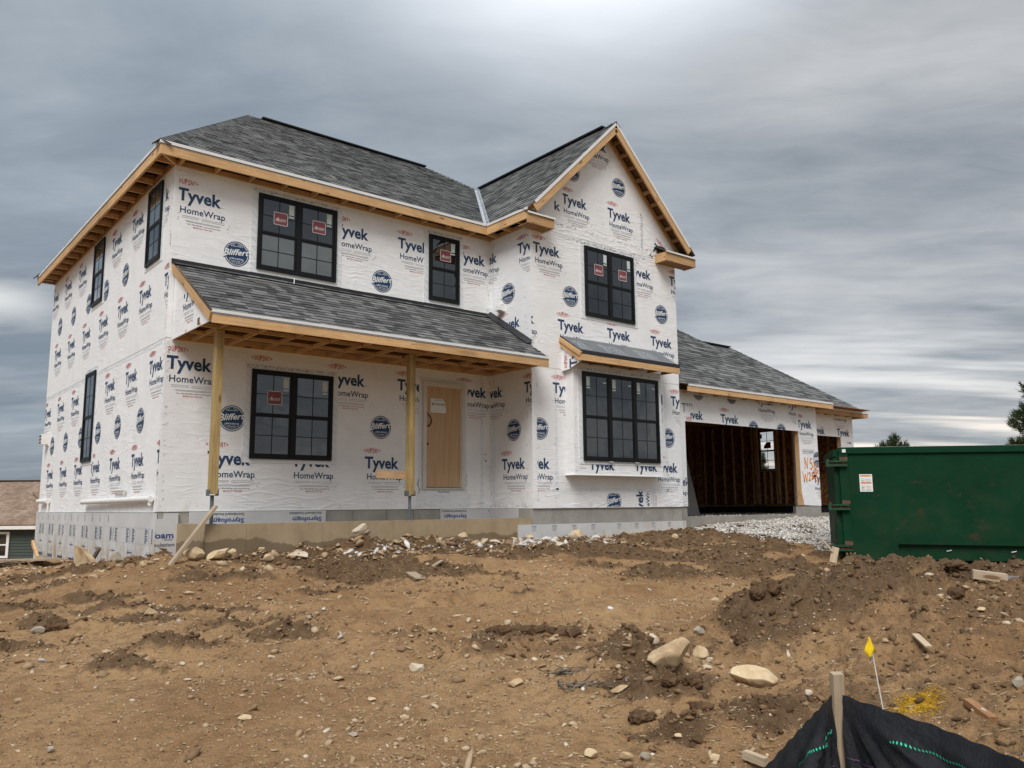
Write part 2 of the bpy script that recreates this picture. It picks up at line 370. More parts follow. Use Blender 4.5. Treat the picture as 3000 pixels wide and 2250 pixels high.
# ------------------------------------------------------------------ object helpers
def tag(o, label=None, cat=None, group=None, kind=None):
    if label: o['label'] = label
    if cat: o['category'] = cat
    if group: o['group'] = group
    if kind: o['kind'] = kind
    return o
def empty(name, loc=(0, 0, 0)):
    o = bpy.data.objects.new(name, None); C.objects.link(o); o.location = loc; o.empty_display_size = .2; return o
def mesh(name, verts, faces, mat, parent=None, smooth=False, mi=None):
    me = bpy.data.meshes.new(name); me.from_pydata([tuple(v) for v in verts], [], faces)
    for mm in (mat if isinstance(mat, (list, tuple)) else [mat]): me.materials.append(MATS[mm])
    if mi is not None: me.polygons.foreach_set('material_index', mi)
    if smooth: me.polygons.foreach_set('use_smooth', [True]*len(me.polygons))
    me.update()
    o = bpy.data.objects.new(name, me); C.objects.link(o)
    if parent: o.parent = parent
    return o
def npmesh(name, V, F, mat, parent=None, smooth=False):
    """V (n,3), F (m,k) numpy; fast path"""
    me = bpy.data.meshes.new(name); k = F.shape[1]
    me.vertices.add(len(V)); me.vertices.foreach_set('co', V.astype(np.float32).ravel())
    me.loops.add(F.size); me.loops.foreach_set('vertex_index', F.astype(np.int32).ravel())
    me.polygons.add(len(F)); me.polygons.foreach_set('loop_start', np.arange(0, F.size, k, dtype=np.int32))
    me.polygons.foreach_set('loop_total', np.full(len(F), k, dtype=np.int32))
    if smooth: me.polygons.foreach_set('use_smooth', np.ones(len(F), dtype=bool))
    me.update(calc_edges=True); me.materials.append(MATS[mat])
    o = bpy.data.objects.new(name, me); C.objects.link(o)
    if parent: o.parent = parent
    return o
class Fr:
    """a local frame: U right, V up, N outward"""
    def __init__(s, o, u, n, v=(0, 0, 1)): s.o = Vector(o); s.u = Vector(u).normalized(); s.v = Vector(v).normalized(); s.n = Vector(n).normalized()
    def p(s, a, b, c=0): return s.o + s.u*a + s.v*b + s.n*c
BOXF = [(0, 1, 3, 2), (4, 6, 7, 5), (0, 4, 5, 1), (2, 3, 7, 6), (0, 2, 6, 4), (1, 5, 7, 3)]
class MB:
    def __init__(s, fr=None): s.v = []; s.f = []; s.fr = fr or Fr((0, 0, 0), (1, 0, 0), (0, -1, 0))
    def box(s, a0, a1, b0, b1, c0, c1):
        i = len(s.v)
        for a in (a0, a1):
            for b_ in (b0, b1):
                for c_ in (c0, c1): s.v.append(s.fr.p(a, b_, c_))
        s.f += [tuple(i+k for k in q) for q in BOXF]; return s
    def prism(s, poly, c0, c1):
        i = len(s.v); n = len(poly)
        for c_ in (c0, c1): s.v += [s.fr.p(a, b_, c_) for a, b_ in poly]
        s.f += [tuple(range(i, i+n)), tuple(range(i+2*n-1, i+n-1, -1))]
        s.f += [(i+k, i+(k+1) % n, i+n+(k+1) % n, i+n+k) for k in range(n)]; return s
    def tube(s, p0, p1, r0, r1=None, n=10):
        r1 = r0 if r1 is None else r1
        p0 = Vector(p0); p1 = Vector(p1); d = (p1-p0).normalized(); x = d.orthogonal().normalized(); y = d.cross(x); i = len(s.v)
        for p, r in ((p0, r0), (p1, r1)):
            s.v += [p + (x*math.cos(2*math.pi*k/n)+y*math.sin(2*math.pi*k/n))*r for k in range(n)]
        s.f += [(i+k, i+(k+1) % n, i+n+(k+1) % n, i+n+k) for k in range(n)] + [tuple(range(i, i+n)), tuple(range(i+n, i+2*n))]; return s
    def raw(s, vs, fs):
        i = len(s.v); s.v += [Vector(v) for v in vs]; s.f += [tuple(i+k for k in q) for q in fs]; return s
    def out(s, name, mat, parent=None):
        o = mesh(name, s.v, s.f, mat, parent)
        bm = bmesh.new(); bm.from_mesh(o.data); bmesh.ops.recalc_face_normals(bm, faces=bm.faces); bm.to_mesh(o.data); bm.free()
        return o
FW = Fr((0, 0, 0), (1, 0, 0), (0, -1, 0))       # front frame: u = x, v = z, n = -y
_bm = {}
def board(name, p0, p1, w, h_, mat, parent, up=(0, 0, 1)):
    """a squared board: length from p0 to p1, width w across, height h_ along up"""
    p0 = Vector(p0); p1 = Vector(p1); L_ = (p1-p0).length
    key = (round(L_, 3), w, h_, mat)
    if key not in _bm:
        vs = [(x, y, z) for x in (-L_/2, L_/2) for y in (-w/2, w/2) for z in (-h_/2, h_/2)]
        me = bpy.data.meshes.new(name); me.from_pydata(vs, [], [q for q in BOXF]); me.materials.append(MATS[mat])
        b_ = bmesh.new(); b_.from_mesh(me); bmesh.ops.recalc_face_normals(b_, faces=b_.faces); b_.to_mesh(me); b_.free()
        _bm[key] = me
    o = bpy.data.objects.new(name, _bm[key]); C.objects.link(o)
    x = (p1-p0).normalized(); z = Vector(up); y = z.cross(x).normalized(); z = x.cross(y)
    mid_ = (p0+p1)/2
    o.matrix_world = Matrix(((x.x, y.x, z.x, mid_.x), (x.y, y.y, z.y, mid_.y), (x.z, y.z, z.z, mid_.z), (0, 0, 0, 1)))
    if parent:
        o.parent = parent
        if parent.type == 'EMPTY' or True:
            o.matrix_parent_inverse = parent.matrix_world.inverted() if parent.matrix_world != Matrix() else Matrix()
    return o
# ------------------------------------------------------------------ lettering
_tx = {}
def text2d(s, bold=0., shear=0.):
    key = (s, bold, shear)
    if key not in _tx:
        cu = bpy.data.curves.new('t', 'FONT'); cu.body = s; cu.size = 1; cu.resolution_u = 2; cu.offset = bold; cu.shear = shear
        ob = bpy.data.objects.new('t', cu); C.objects.link(ob)
        dg = bpy.context.evaluated_depsgraph_get(); dg.update()
        me = bpy.data.meshes.new_from_object(ob.evaluated_get(dg)); me.calc_loop_triangles()
        co = np.zeros(len(me.vertices)*3); me.vertices.foreach_get('co', co); co = co.reshape(-1, 3)[:, :2]
        tr = np.array([t.vertices[:] for t in me.loop_triangles], dtype=int).reshape(-1, 3)
        bpy.data.objects.remove(ob); bpy.data.curves.remove(cu); bpy.data.meshes.remove(me)
        _tx[key] = (co, tr)
    return _tx[key]
def place_text(s, x, y, w, cap, bold=0., shear=0., rot=0., center=False, capref='H'):
    co, tr = text2d(s, bold, shear); co = co.copy()
    hco, _ = text2d(capref, bold, 0)
    ch = hco[:, 1].max()
    mn, mx = co[:, 0].min(), co[:, 0].max()
    co[:, 0] = (co[:, 0]-mn)*(w/(mx-mn)); co[:, 1] *= cap/ch
    if center: co[:, 0] -= w/2; co[:, 1] -= cap/2
    cr, sr = math.cos(rot), math.sin(rot)
    co = co @ np.array([[cr, sr], [-sr, cr]])
    return co+np.array([x, y]), tr
def disk2d(x, y, r, n=36, r0=0.):
    a = np.linspace(0, 2*math.pi, n, endpoint=False)
    if r0 == 0:
        co = np.vstack([[0, 0], np.c_[np.cos(a), np.sin(a)]*r])+[x, y]
        return co, np.array([[0, 1+k, 1+(k+1) % n] for k in range(n)])
    co = np.vstack([np.c_[np.cos(a), np.sin(a)]*r, np.c_[np.cos(a), np.sin(a)]*r0])+[x, y]
    return co, np.array([t for k in range(n) for t in ((k, (k+1) % n, n+k), ((k+1) % n, n+(k+1) % n, n+k))])
def rect2d(x0, y0, x1, y1): return np.array([[x0, y0], [x1, y0], [x1, y1], [x0, y1]]), np.array([[0, 1, 2], [0, 2, 3]])
def poly2d(pts):
    return np.array(pts, float), np.array([[0, k, k+1] for k in range(1, len(pts)-1)])
def strokes2d(pts, w):
    cs, ts = [], []; n = 0
    for (a, b_) in zip(pts[:-1], pts[1:]):
        a = np.array(a, float); b_ = np.array(b_, float); d = b_-a; d /= np.hypot(*d)+1e-9; q = np.array([-d[1], d[0]])*w/2
        a2 = a-d*w*.3; b2 = b_+d*w*.3
        cs.append(np.array([a2-q, b2-q, b2+q, a2+q])); ts.append(np.array([[0, 1, 2], [0, 2, 3]])+n); n += 4
    return np.vstack(cs), np.vstack(ts)
def arc_text(s, x, y, r, a0, a1, cap, mat, lay, out, inward=False):
    for i, ch in enumerate(s):
        if ch == ' ': continue
        a = a0+(a1-a0)*(i+.5)/len(s)
        co, tr = place_text(ch, 0, 0, cap*.75 if ch not in '1.I' else cap*.3, cap, .02, center=True, rot=(a-math.pi/2) if not inward else (a+math.pi/2))
        out.append((co+[x+r*math.cos(a), y+r*math.sin(a)], tr, mat, lay))
def logo_word():
    L_ = []
    L_.append((*place_text('Tyvek', 0, 0, .75, .218, .030), 'ink_navy', 1))
    L_.append((*disk2d(.775, .005, .009, 8), 'ink_grey', 1))
    L_.append((*place_text('HomeWrap', .055, -.218, .775, .112, .012), 'ink_navy', 1))
    L_.append((*disk2d(.85, -.213, .008, 8), 'ink_grey', 1))
    hs = [.066, .086, .102, .102, .086, .066]; x = .02          # letters swell to an oval
    for ch, hh in zip('DUPONT', hs):
        co, tr = place_text(ch, x, .333-hh/2, .038, hh, .028); x += .0485
        L_.append((co, tr, 'ink_red', 1))
    L_.append((*poly2d([(-.035, .333), (-.008, .357), (-.008, .309)]), 'ink_red', 1))
    L_.append((*poly2d([(.345, .333), (.318, .309), (.318, .357)]), 'ink_red', 1))
    for (a, b_, y) in ((.09, .38, -.272), (.42, .82, -.276), (.09, .38, -.300), (.42, .82, -.304), (.15, .76, -.350), (.17, .74, -.366)):
        L_.append((*rect2d(a, y, b_, y+.007), 'ink_grey', 1))
    L_.append((*place_text('Call 1-800-448-9835  tyvek.com/homewrap', .18, -.412, .57, .017, .015), 'ink_dark', 1))
    L_.append((*place_text('MADE IN THE USA', .29, -.460, .33, .024, .01), 'ink_red', 1))
    L_.append((*disk2d(.88, -.36, .012, 8, .008), 'ink_dark', 1)); L_.append((*rect2d(.90, -.31, .925, -.303), 'ink_dark', 1))
    return L_
def logo_badge():
    L_ = []
    L_.append((*disk2d(0, 0, .226, 40, .210), 'ink_badge', 1)); L_.append((*disk2d(0, 0, .196, 40), 'ink_badge', 1))
    def script(off, mat, lay):
        co, tr = place_text('Bliffert', -.235, -.045, .47, .105, off, .38, .10)
        # the capital swells and the last letter lifts
        k = np.clip((-co[:, 0]-.13)/.1, 0, 1); co[:, 1] = co[:, 1]*(1+.42*k)-.012*k
        L_.append((co, tr, mat, lay))
    script(.115, 'ink_badge', 1.6); script(.085, 'ink_badge', 2.0); script(.022, 'ink_white', 3)
    L_.append((*place_text('LUMBER & HARDWARE', -.125, -.105, .25, .026, .02), 'ink_white', 3))
    for sgn, rr in ((1, .135), (-1, .135)):
        pts = [(rr*.9*math.sin(t), sgn*(.108+.028*math.cos(t*1.2))) for t in np.linspace(-.55, .55, 7)]
        L_.append((*strokes2d(pts, .008), 'ink_white', 3))
    arc_text('EST. 1904', 0, 0, .168, math.radians(128), math.radians(52), .024, 'ink_white', 3, L_)
    arc_text('WISCONSIN', 0, 0, .168, math.radians(-140), math.radians(-40), .024, 'ink_white', 3, L_, True)
    return L_
WORD, BADGE = logo_word(), logo_badge()
def clip_poly(P, rect):
    for ax, lim, sg in ((0, rect[0], 1), (0, rect[1], -1), (1, rect[2], 1), (1, rect[3], -1)):
        out = []
        for i in range(len(P)):
            a, b_ = P[i-1], P[i]; da = sg*(a[ax]-lim); db = sg*(b_[ax]-lim)
            if (da >= 0) != (db >= 0): t = da/(da-db); out.append((a[0]+t*(b_[0]-a[0]), a[1]+t*(b_[1]-a[1])))
            if db >= 0: out.append(b_)
        P = out
        if len(P) < 3: return []
    return P
def clip_half(P, pl):
    out = []
    for i in range(len(P)):
        a, b_ = P[i-1], P[i]; da = pl[2]-a[0]*pl[0]-a[1]*pl[1]; db = pl[2]-b_[0]*pl[0]-b_[1]*pl[1]
        if (da >= 0) != (db >= 0): t = da/(da-db); out.append((a[0]+t*(b_[0]-a[0]), a[1]+t*(b_[1]-a[1])))
        if db >= 0: out.append(b_)
    return out if len(out) > 2 else []
class Print:
    """flat lettering collected for one wall, then linked as one part"""
    def __init__(s, fr): s.fr = fr; s.v = []; s.f = []; s.mi = []; s.mats = []
    def add(s, items, x, y, rect, rot=0., base=.002, planes=()):
        c_, s_ = math.cos(rot), math.sin(rot)
        for co, tr, mat, lay in items:
            if mat not in s.mats: s.mats.append(mat)
            k = s.mats.index(mat); q = co @ np.array([[c_, s_], [-s_, c_]])+[x, y]
            inside = (q[:, 0] >= rect[0]) & (q[:, 0] <= rect[1]) & (q[:, 1] >= rect[2]) & (q[:, 1] <= rect[3])
            if not inside.any() and not (q[:, 0].min() < rect[1] and q[:, 0].max() > rect[0] and q[:, 1].min() < rect[3] and q[:, 1].max() > rect[2]): continue
            d = base+.0012*lay
            for (na, nb_, nc) in planes: inside = inside & (q[:, 0]*na+q[:, 1]*nb_ <= nc)
            if not inside.any() and planes: continue
            if inside.all():
                i = len(s.v); s.v += [s.fr.p(a, b_, d) for a, b_ in q]; s.f += [tuple(i+t) for t in tr]; s.mi += [k]*len(tr)
            else:
                for t in tr:
                    P = clip_poly([tuple(q[j]) for j in t], rect)
                    for pl in planes: P = clip_half(P, pl)
                    if P: i = len(s.v); s.v += [s.fr.p(a, b_, d) for a, b_ in P]; s.f.append(tuple(range(i, i+len(P)))); s.mi.append(k)
    def out(s, name, parent):
        if s.f: return mesh(name, s.v, s.f, s.mats, parent, mi=s.mi)
def specks(pr, rect, n, mat='ink_dark', sc=.012, seed=1, lines=None):
    """staple heads, cap nails and scribble: tiny marks"""
    r = random.Random(seed); it = []
    for _ in range(n):
        if lines:
            ln = r.choice(lines); t = r.random(); x = ln[0]+(ln[2]-ln[0])*t+r.gauss(0, .012); y = ln[1]+(ln[3]-ln[1])*t+r.gauss(0, .012)
        else: x = r.uniform(rect[0], rect[1]); y = r.uniform(rect[2], rect[3])
        a = r.uniform(0, math.pi); l = sc*r.uniform(.4, 1.3); w = .004
        it.append((*strokes2d([(x, y), (x+l*math.cos(a), y+l*math.sin(a))], w), mat, 1))
    pr.add(it, 0, 0, rect)
# ------------------------------------------------------------------ terrain
def hash2(ix, iy, seed):
    n = (ix.astype(np.int64)*374761393+iy.astype(np.int64)*668265263+seed*1442695041) & 0x7fffffff
    n = (n ^ (n >> 13))*1274126177 & 0x7fffffff
    return ((n ^ (n >> 16)) & 0xffff)/65535.0
def vnoise(x, y, seed):
    ix = np.floor(x); iy = np.floor(y); fx = x-ix; fy = y-iy
    fx = fx*fx*(3-2*fx); fy = fy*fy*(3-2*fy)
    a = hash2(ix, iy, seed); b_ = hash2(ix+1, iy, seed); c_ = hash2(ix, iy+1, seed); d = hash2(ix+1, iy+1, seed)
    return (a+(b_-a)*fx)*(1-fy)+(c_+(d-c_)*fx)*fy-.5
def fbm(x, y, f, oc, seed, gain=.5):
    v = 0; a = 1
    for i in range(oc):
        ca, sa = math.cos(i*1.3+seed), math.sin(i*1.3+seed)
        v = v+a*vnoise((x*ca-y*sa)*f, (x*sa+y*ca)*f, seed+i); f *= 2.03; a *= gain
    return v
CP = np.array([(-.2, .1, -.80), (-.2, 5, -1.02), (-.3, 9.9, -1.25), (.3, -1.6, -.72), (2, -1.6, -.68), (4, -1.6, -.66), (6.3, -1.6, -.62), (8, -1.6, -.62), (11.4, -1.6, -.57),
 (12, -1.3, -.55), (14.5, -1.3, -.42), (17.4, -1.3, -.38), (21, -.8, -.40), (26, -2, -.6), (10.6, -5.5, -1.04), (13, -8.2, -1.22), (14, -4, -.76), (16, -8, -1.15), (20, -6, -.9), (11.5, -3.4, -.72),
 (-4.1, -14, -1.62), (-2, -11.4, -1.50), (1.6, -7.04, -1.05), (-.5, -9.5, -1.30), (4, -4, -.84), (7, -4.5, -.86), (0, -3, -.92), (-3, -3.2, -1.18), (-1.9, 2.3, -1.36), (-8, -8, -1.45), (-10, 0, -1.5), (-6, 8, -1.7),
 (-5, 14, -2.4), (-2, 20, -2.8), (3, 38, -3.55), (-12, 30, -3.4), (-8.5, 44, -3.6), (5, -14, -1.52), (2, -11.8, -1.40), (2, -16, -1.62), (-4, -20, -1.8), (12, -16, -1.45), (20, -14, -1.3), (30, -5, -1.3),
 (30, 10, -1.5), (10, 20, -1.6), (22, 8, -.9), (5, -9, -1.18), (0, -60, -2.3), (60, -40, -2.3), (-60, -30, -2.6), (70, 30, -2.6), (-60, 40, -3.6), (0, 75, -3.6), (50, 60, -3.0)])
def _tps(r): return r*r*np.log(r+1e-9)
_n = len(CP); _K = _tps(np.hypot(CP[:, None, 0]-CP[None, :, 0], CP[:, None, 1]-CP[None, :, 1]))+np.eye(_n)*.8
_P = np.c_[np.ones(_n), CP[:, :2]]; _A = np.block([[_K, _P], [_P.T, np.zeros((3, 3))]])
_w = np.linalg.solve(_A, np.r_[CP[:, 2], 0, 0, 0])
CS, SN = math.cos(PSI), math.sin(PSI)
def ab(x, y): x = x-CAM.x; y = y-CAM.y; return x*CS-y*SN, x*SN+y*CS
def xy(a, b_): return CAM.x+a*CS+b_*SN, CAM.y-a*SN+b_*CS
# bumps in view-ground metres: (across, along, ra, rb_near, rb_far, height, power, dampness)
BUMPS = [(4.35, 8.2, 1.75, 3.2, 1.3, .67, 3.0, .60), (3.6, 5.6, 2.1, 2.0, 2.2, .02, 3, .50), (2.45, 8.35, .5, .6, .5, .13, 2.4, .9), (2.2, 8.0, .35, .5, .4, .08, 2, .9), (3.0, 8.1, .8, 1.2, .7, .14, 2.4, .8), (.92, 6.75, .36, .33, .33, .27, 2.6, 1.0), (1.05, 6.2, .5, .3, .4, .06, 2, .9),
 (.95, 5.3, .28, .22, .25, .09, 2, .9), (1.6, 5.55, .35, .3, .3, .10, 2, .9), (2.15, 6.0, .5, .4, .4, .07, 2, .6),
 (4.35, 12.4, .55, .7, .6, .26, 2.2, 1.0), (3.9, 13.2, .8, .6, .6, .12, 2, .8), (4.2, 18.4, .95, .7, .8, .10, 2.2, .9), (3.3, 17.9, .8, .6, .8, .05, 2, .9), (5.4, 18.6, .8, .6, .8, .05, 2, .5),
 (2.6, 16.9, .5, .5, .6, .06, 2, .8), (-5.4, 12.6, .7, .5, .6, .10, 2, .5), (-6.6, 13.4, .8, .5, .6, .12, 2, .5), (-4.4, 11.6, .5, .4, .5, .08, 2, .6),
 (-2.15, 7.95, .50, .2, .25, .08, 2, .8), (-2.94, 7.45, .50, .2, .3, .10, 2., .85), (-3.77, 8.76, .50, .3, .3, .08, 2, .8), (-2.5, 8.4, .8, .3, .35, .05, 2, .75), (-4.42, 9.38, .5, .22, .2, .08, 2, 1.), (-3.1, 6.86, .45, .18, .2, .04, 2., .75),
 (-4.72, 8.69, .5, .25, .3, .09, 2., .8), (-3.38, 9.31, .7, .15, .2, .07, 2, 1.), (-5.72, 9.86, .6, .2, .25, .07, 2, 1.), (-1.79, 10.97, .7, .25, .25, .07, 2, .9), (-.49, 11.56, .7, .25, .25, .07, 2, .8), (-1.0, 7.66, .48, .25, .28, .09, 2, .55), (-.36, 7.25, .34, .2, .2, .06, 2, .5),
 (-4.96, 10.23, .6, .2, .25, .07, 2, .9), (1.3, 13.07, .5, .3, .3, .06, 2, .7), (-.02, 10.24, .3, .15, .15, .05, 2, .9), (-2.29, 10.24, .5, .18, .2, .06, 2, .9), (-3.9, 11.2, .9, .25, .3, .07, 2, .8), (3.54, 17.52, .8, .4, .4, .08, 2, .9), (-6.3, 11.4, .8, .3, .3, .08, 2, .7),
 (-2.45, 13.95, .55, .35, .3, .20, 2.2, 1.0), (-1.4, 14.6, .5, .35, .3, .20, 2.2, .9)]
def terrain(x, y, fine=True):
    x = np.atleast_1d(np.asarray(x, float)); y = np.atleast_1d(np.asarray(y, float))
    z = np.zeros_like(x)
    for i in range(_n): z += _w[i]*_tps(np.hypot(x-CP[i, 0], y-CP[i, 1]))
    z += _w[_n]+_w[_n+1]*x+_w[_n+2]*y
    r = np.hypot(x-2, y+4); t = np.clip((r-45)/35, 0, 1); t = t*t*(3-2*t)
    z = z*(1-t)-3.0*t
    a, b_ = ab(x, y)
    damp = np.zeros_like(x)
    for (ba, bb, ra, rn, rf, hh, pw, dm) in BUMPS:
        rb = np.where(b_ < bb, rn, rf); q = ((np.abs(a-ba)/ra)**2+(np.abs(b_-bb)/rb)**2)**.5
        e = np.exp(-q**pw); z = z+hh*e; damp = np.maximum(damp, dm*np.clip(e*1.3, 0, 1))
    # garage slab bed and house interior stay level and below the floors
    ins = (x > 12) & (x < 21.3) & (y > -.86) & (y < 6); z = np.where(ins, -.36, z)
    near = np.clip((34-b_)/20, 0, 1)*np.clip((b_+3)/3, 0, 1)*(~ins)
    wx = x+.5*fbm(x, y, .8, 2, 5); wy = y+.5*fbm(x, y, .8, 2, 9)
    aw, bw = ab(wx, wy)
    # rough, tracked bands lying across the view, smoother graded track between them
    band = fbm(aw*.30, bw*.95, .75, 4, 21, .55)
    mask = np.clip((band+.05)*5.5, 0, 1)
    zone = np.clip((b_-6.3)/1.6, 0, 1)
    graded = np.maximum(np.exp(-(((a-1.1)/2.5)**2+((b_-9.9)/2.3)**2)**2), np.exp(-(((a-3.6)/1.6)**2+((b_-11.2)/1.6)**2)**2))
    mask = mask*zone*(1-.92*graded)
    lc = np.exp(-((b_-8.9)/1.7)**4)*np.clip((-.2-a)/1.6, 0, 1)*np.clip(.45+band*3.2, 0, 1); mask = np.maximum(mask, lc*.9)
    far = np.exp(-((b_-13.6)/2.2)**2)*np.clip((a+9)/3, 0, 1)*.5
    mask = np.clip(mask+far*zone*np.clip(.5+band*2, 0, 1), 0, 1)
    rid = (1-2*np.abs(fbm(wx, wy, 2.1, 3, 33, .5)))
    lump = fbm(x, y, 3.1, 6, 41, .60)
    z = z+near*(.035*fbm(x, y, .55, 3, 3)+mask*(.09*(rid-.55)+.17*lump))
    # wheel ruts of the graded track, with a pushed-up shoulder, and a patch of tread marks
    for b0, kk, am in ((7.3, .10, .05), (8.55, .16, .06), (10.0, .20, .07), (12.1, .10, .05)):
        q = (b_-(b0+kk*(a-.5)+.25*np.sin(a*.7)))/.17; z = z-near*am*np.exp(-q*q)*np.clip((a+3.5)/2, 0, 1)+near*am*.8*np.exp(-((q-1.9)/.7)**2)*np.clip((a+3.5)/2, 0, 1)*(.5+.8*fbm(x, y, 4, 3, 55))
    tr = np.exp(-((a-1.25)/.45)**4-((b_-13.3)/.45)**4); z = z+.035*tr*np.clip(np.sin((a*1.0+b_*.35)*26)*1.6, -1, 1)
    if fine:
        md = np.clip(damp*1.2, 0, 1)
        z = z+near*(.026*fbm(x, y, 5, 5, 61, .62)+.035*fbm(x, y, 1.6, 3, 63, .5)+.15*md*fbm(x, y, 3.6, 5, 71, .62)+.006*fbm(x, y, 30, 2, 81, .6)*np.clip((9-b_)/4, 0, 1))
    damp = np.clip(np.maximum(damp, mask*(.86+.9*lump)), 0, 1)
    return z, damp
def Tz(x, y): return float(terrain(x, y)[0][0])
def at_ground(px, py):
    """world point where the ground shows at a photograph position (3000 px wide)"""
    d = fwd*1.0+R2*((px-1500)/FPX)-U2*((py-1125)/FPX)
    t = np.geomspace(2.0, 60, 1400); X = CAM.x+d.x*t; Y = CAM.y+d.y*t; Z = CAM.z+d.z*t
    zt = terrain(X, Y, False)[0]; k = np.argmax(Z < zt)
    return Vector((X[k], Y[k], zt[k])), float(t[k])
# grid: fine in front of the camera, coarse all round, out to the horizon
th_f = np.linspace(-.60, .60, 800); th_c = np.linspace(.60, 2*math.pi-.60, 60)[1:-1]
th = np.r_[th_f, th_c]
b1 = 1/np.linspace(1/2.4, 1/30, 860); rr = np.r_[.03, .4, 1.0, 1.6, 2.1, b1, np.geomspace(30.6, 1800, 40)]
TH, RR = np.meshgrid(th, rr)
A_, B_ = RR*np.sin(TH), RR*np.cos(TH); X_, Y_ = xy(A_, B_)
Z_, DM = terrain(X_.ravel(), Y_.ravel())
V = np.c_[X_.ravel(), Y_.ravel(), Z_]
nr, ncc = TH.shape; ii = np.arange(nr*ncc).reshape(nr, ncc)
nx = np.roll(ii, -1, axis=1)
F = np.stack([ii[:-1], nx[:-1], nx[1:], ii[1:]], -1).reshape(-1, 4)
gr = npmesh('ground', V, F[:, ::-1], 'dirt', smooth=True)
at = gr.data.attributes.new('damp', 'FLOAT', 'POINT'); at.data.foreach_set('value', DM.astype(np.float32))
tag(gr, kind='structure')
# ------------------------------------------------------------------ stones
def ico(sub):
    bm = bmesh.new(); bmesh.ops.create_icosphere(bm, subdivisions=sub, radius=1); bm.verts.ensure_lookup_table()
    v = np.array([x.co[:] for x in bm.verts]); f = np.array([[q.index for q in x.verts] for x in bm.faces]); bm.free(); return v, f
I1, IF1 = ico(1); I2, IF2 = ico(2); I3, IF3 = ico(4)
def scatter(name, pts, sizes, mat, parent=None, flat=.55, seed=3, base=None, jag=.28, sink=.35):
    """many small stones joined into one mesh"""
    r = np.random.default_rng(seed); Vb, Fb = base or (I1, IF1); n = len(pts); nv = len(Vb)
    ang = r.uniform(0, 2*np.pi, n); c_, s_ = np.cos(ang), np.sin(ang)
    jit = 1+r.normal(0, jag, (n, nv, 1)).clip(-.6, .7)
    P = Vb[None]*jit
    sc = np.stack([r.uniform(.75, 1.5, n), r.uniform(.6, 1.1, n), flat*r.uniform(.6, 1.4, n)], -1)[:, None, :]
    P = P*sc*sizes[:, None, None]
    tl = r.normal(0, .35, (n, 1)); P[..., 2] += P[..., 0]*tl
    x = P[..., 0]*c_[:, None]-P[..., 1]*s_[:, None]; y = P[..., 0]*s_[:, None]+P[..., 1]*c_[:, None]
    Q = np.stack([x, y, P[..., 2]], -1)+pts[:, None, :]; Q[..., 2] += (sizes*flat*(1-2*sink))[:, None]
    Fq = (Fb[None]+np.arange(n)[:, None, None]*nv).reshape(-1, 3)
    return npmesh(name, Q.reshape(-1, 3), Fq, mat, parent)
def sample_ground(n, amin, amax, bmin, bmax, pw, seed):
    r = np.random.default_rng(seed)
    pw = 1.001 if pw == 1 else pw
    u = r.random(n); b_ = (bmin**(1-pw)+u*(bmax**(1-pw)-bmin**(1-pw)))**(1/(1-pw)); t = r.uniform(amin, amax, n)
    return b_*np.tan(t), b_
def not_house(x, y):
    m = (x > -.1) & (y > -.05) & (x < 11.6); m |= (x > .2) & (x < 11.6) & (y > -1.55); m |= (x > 11.3) & (y > -1.15)
    return ~m
OCT = (np.array([(1, 0, 0), (-1, 0, 0), (0, 1, 0), (0, -1, 0), (0, 0, 1), (0, 0, -1)], float),
       np.array([(0, 2, 4), (2, 1, 4), (1, 3, 4), (3, 0, 4), (2, 0, 5), (1, 2, 5), (3, 1, 5), (0, 3, 5)]))
def field(name, n, mat, bmin, bmax, pw, smin, k, seed, flat=.5, base=None, want=None, smax=.05):
    a, b_ = sample_ground(n, -.60, .60, bmin, bmax, pw, seed); x, y = xy(a, b_)
    r = np.random.default_rng(seed+1)
    z, dm = terrain(x, y); ok = not_house(x, y)
    if want is not None: ok &= want(a, b_, dm, r.random(n))
    s = smin*(1+.10*np.clip(b_-5, 0, 20))*(1-r.random(n)*.985)**(-1/k); s = np.clip(s, 0, smax)
    o = scatter(name, np.c_[x, y, z][ok], s[ok], mat, flat=flat, seed=seed, base=base)
    return tag(o, kind='stuff')
clus = lambda a, b_, d, r: r < .16+2.6*np.clip(fbm(a, b_, .9, 4, 91)+.06, 0, .4)
field('pebbles', 24000, 'pebbles_mixed', 3.0, 24, 1.15, .0065, 2.2, 101, .5, None, clus, .045)
field('grit', 34000, 'pebbles_mixed', 2.8, 13, 1.3, .0042, 3.0, 131, .5, OCT, None, .02)
field('pale_pebbles', 320, 'gravel_white', 3.0, 20, 1.1, .007, 2.4, 151, .55, None, None, .04)
field('dirt_clods', 26000, 'clod_dark', 3.6, 24, 1.0, .008, 2.1, 171, .75, None, lambda a, b_, d, r: r < (d-.2)*1.6, .030)
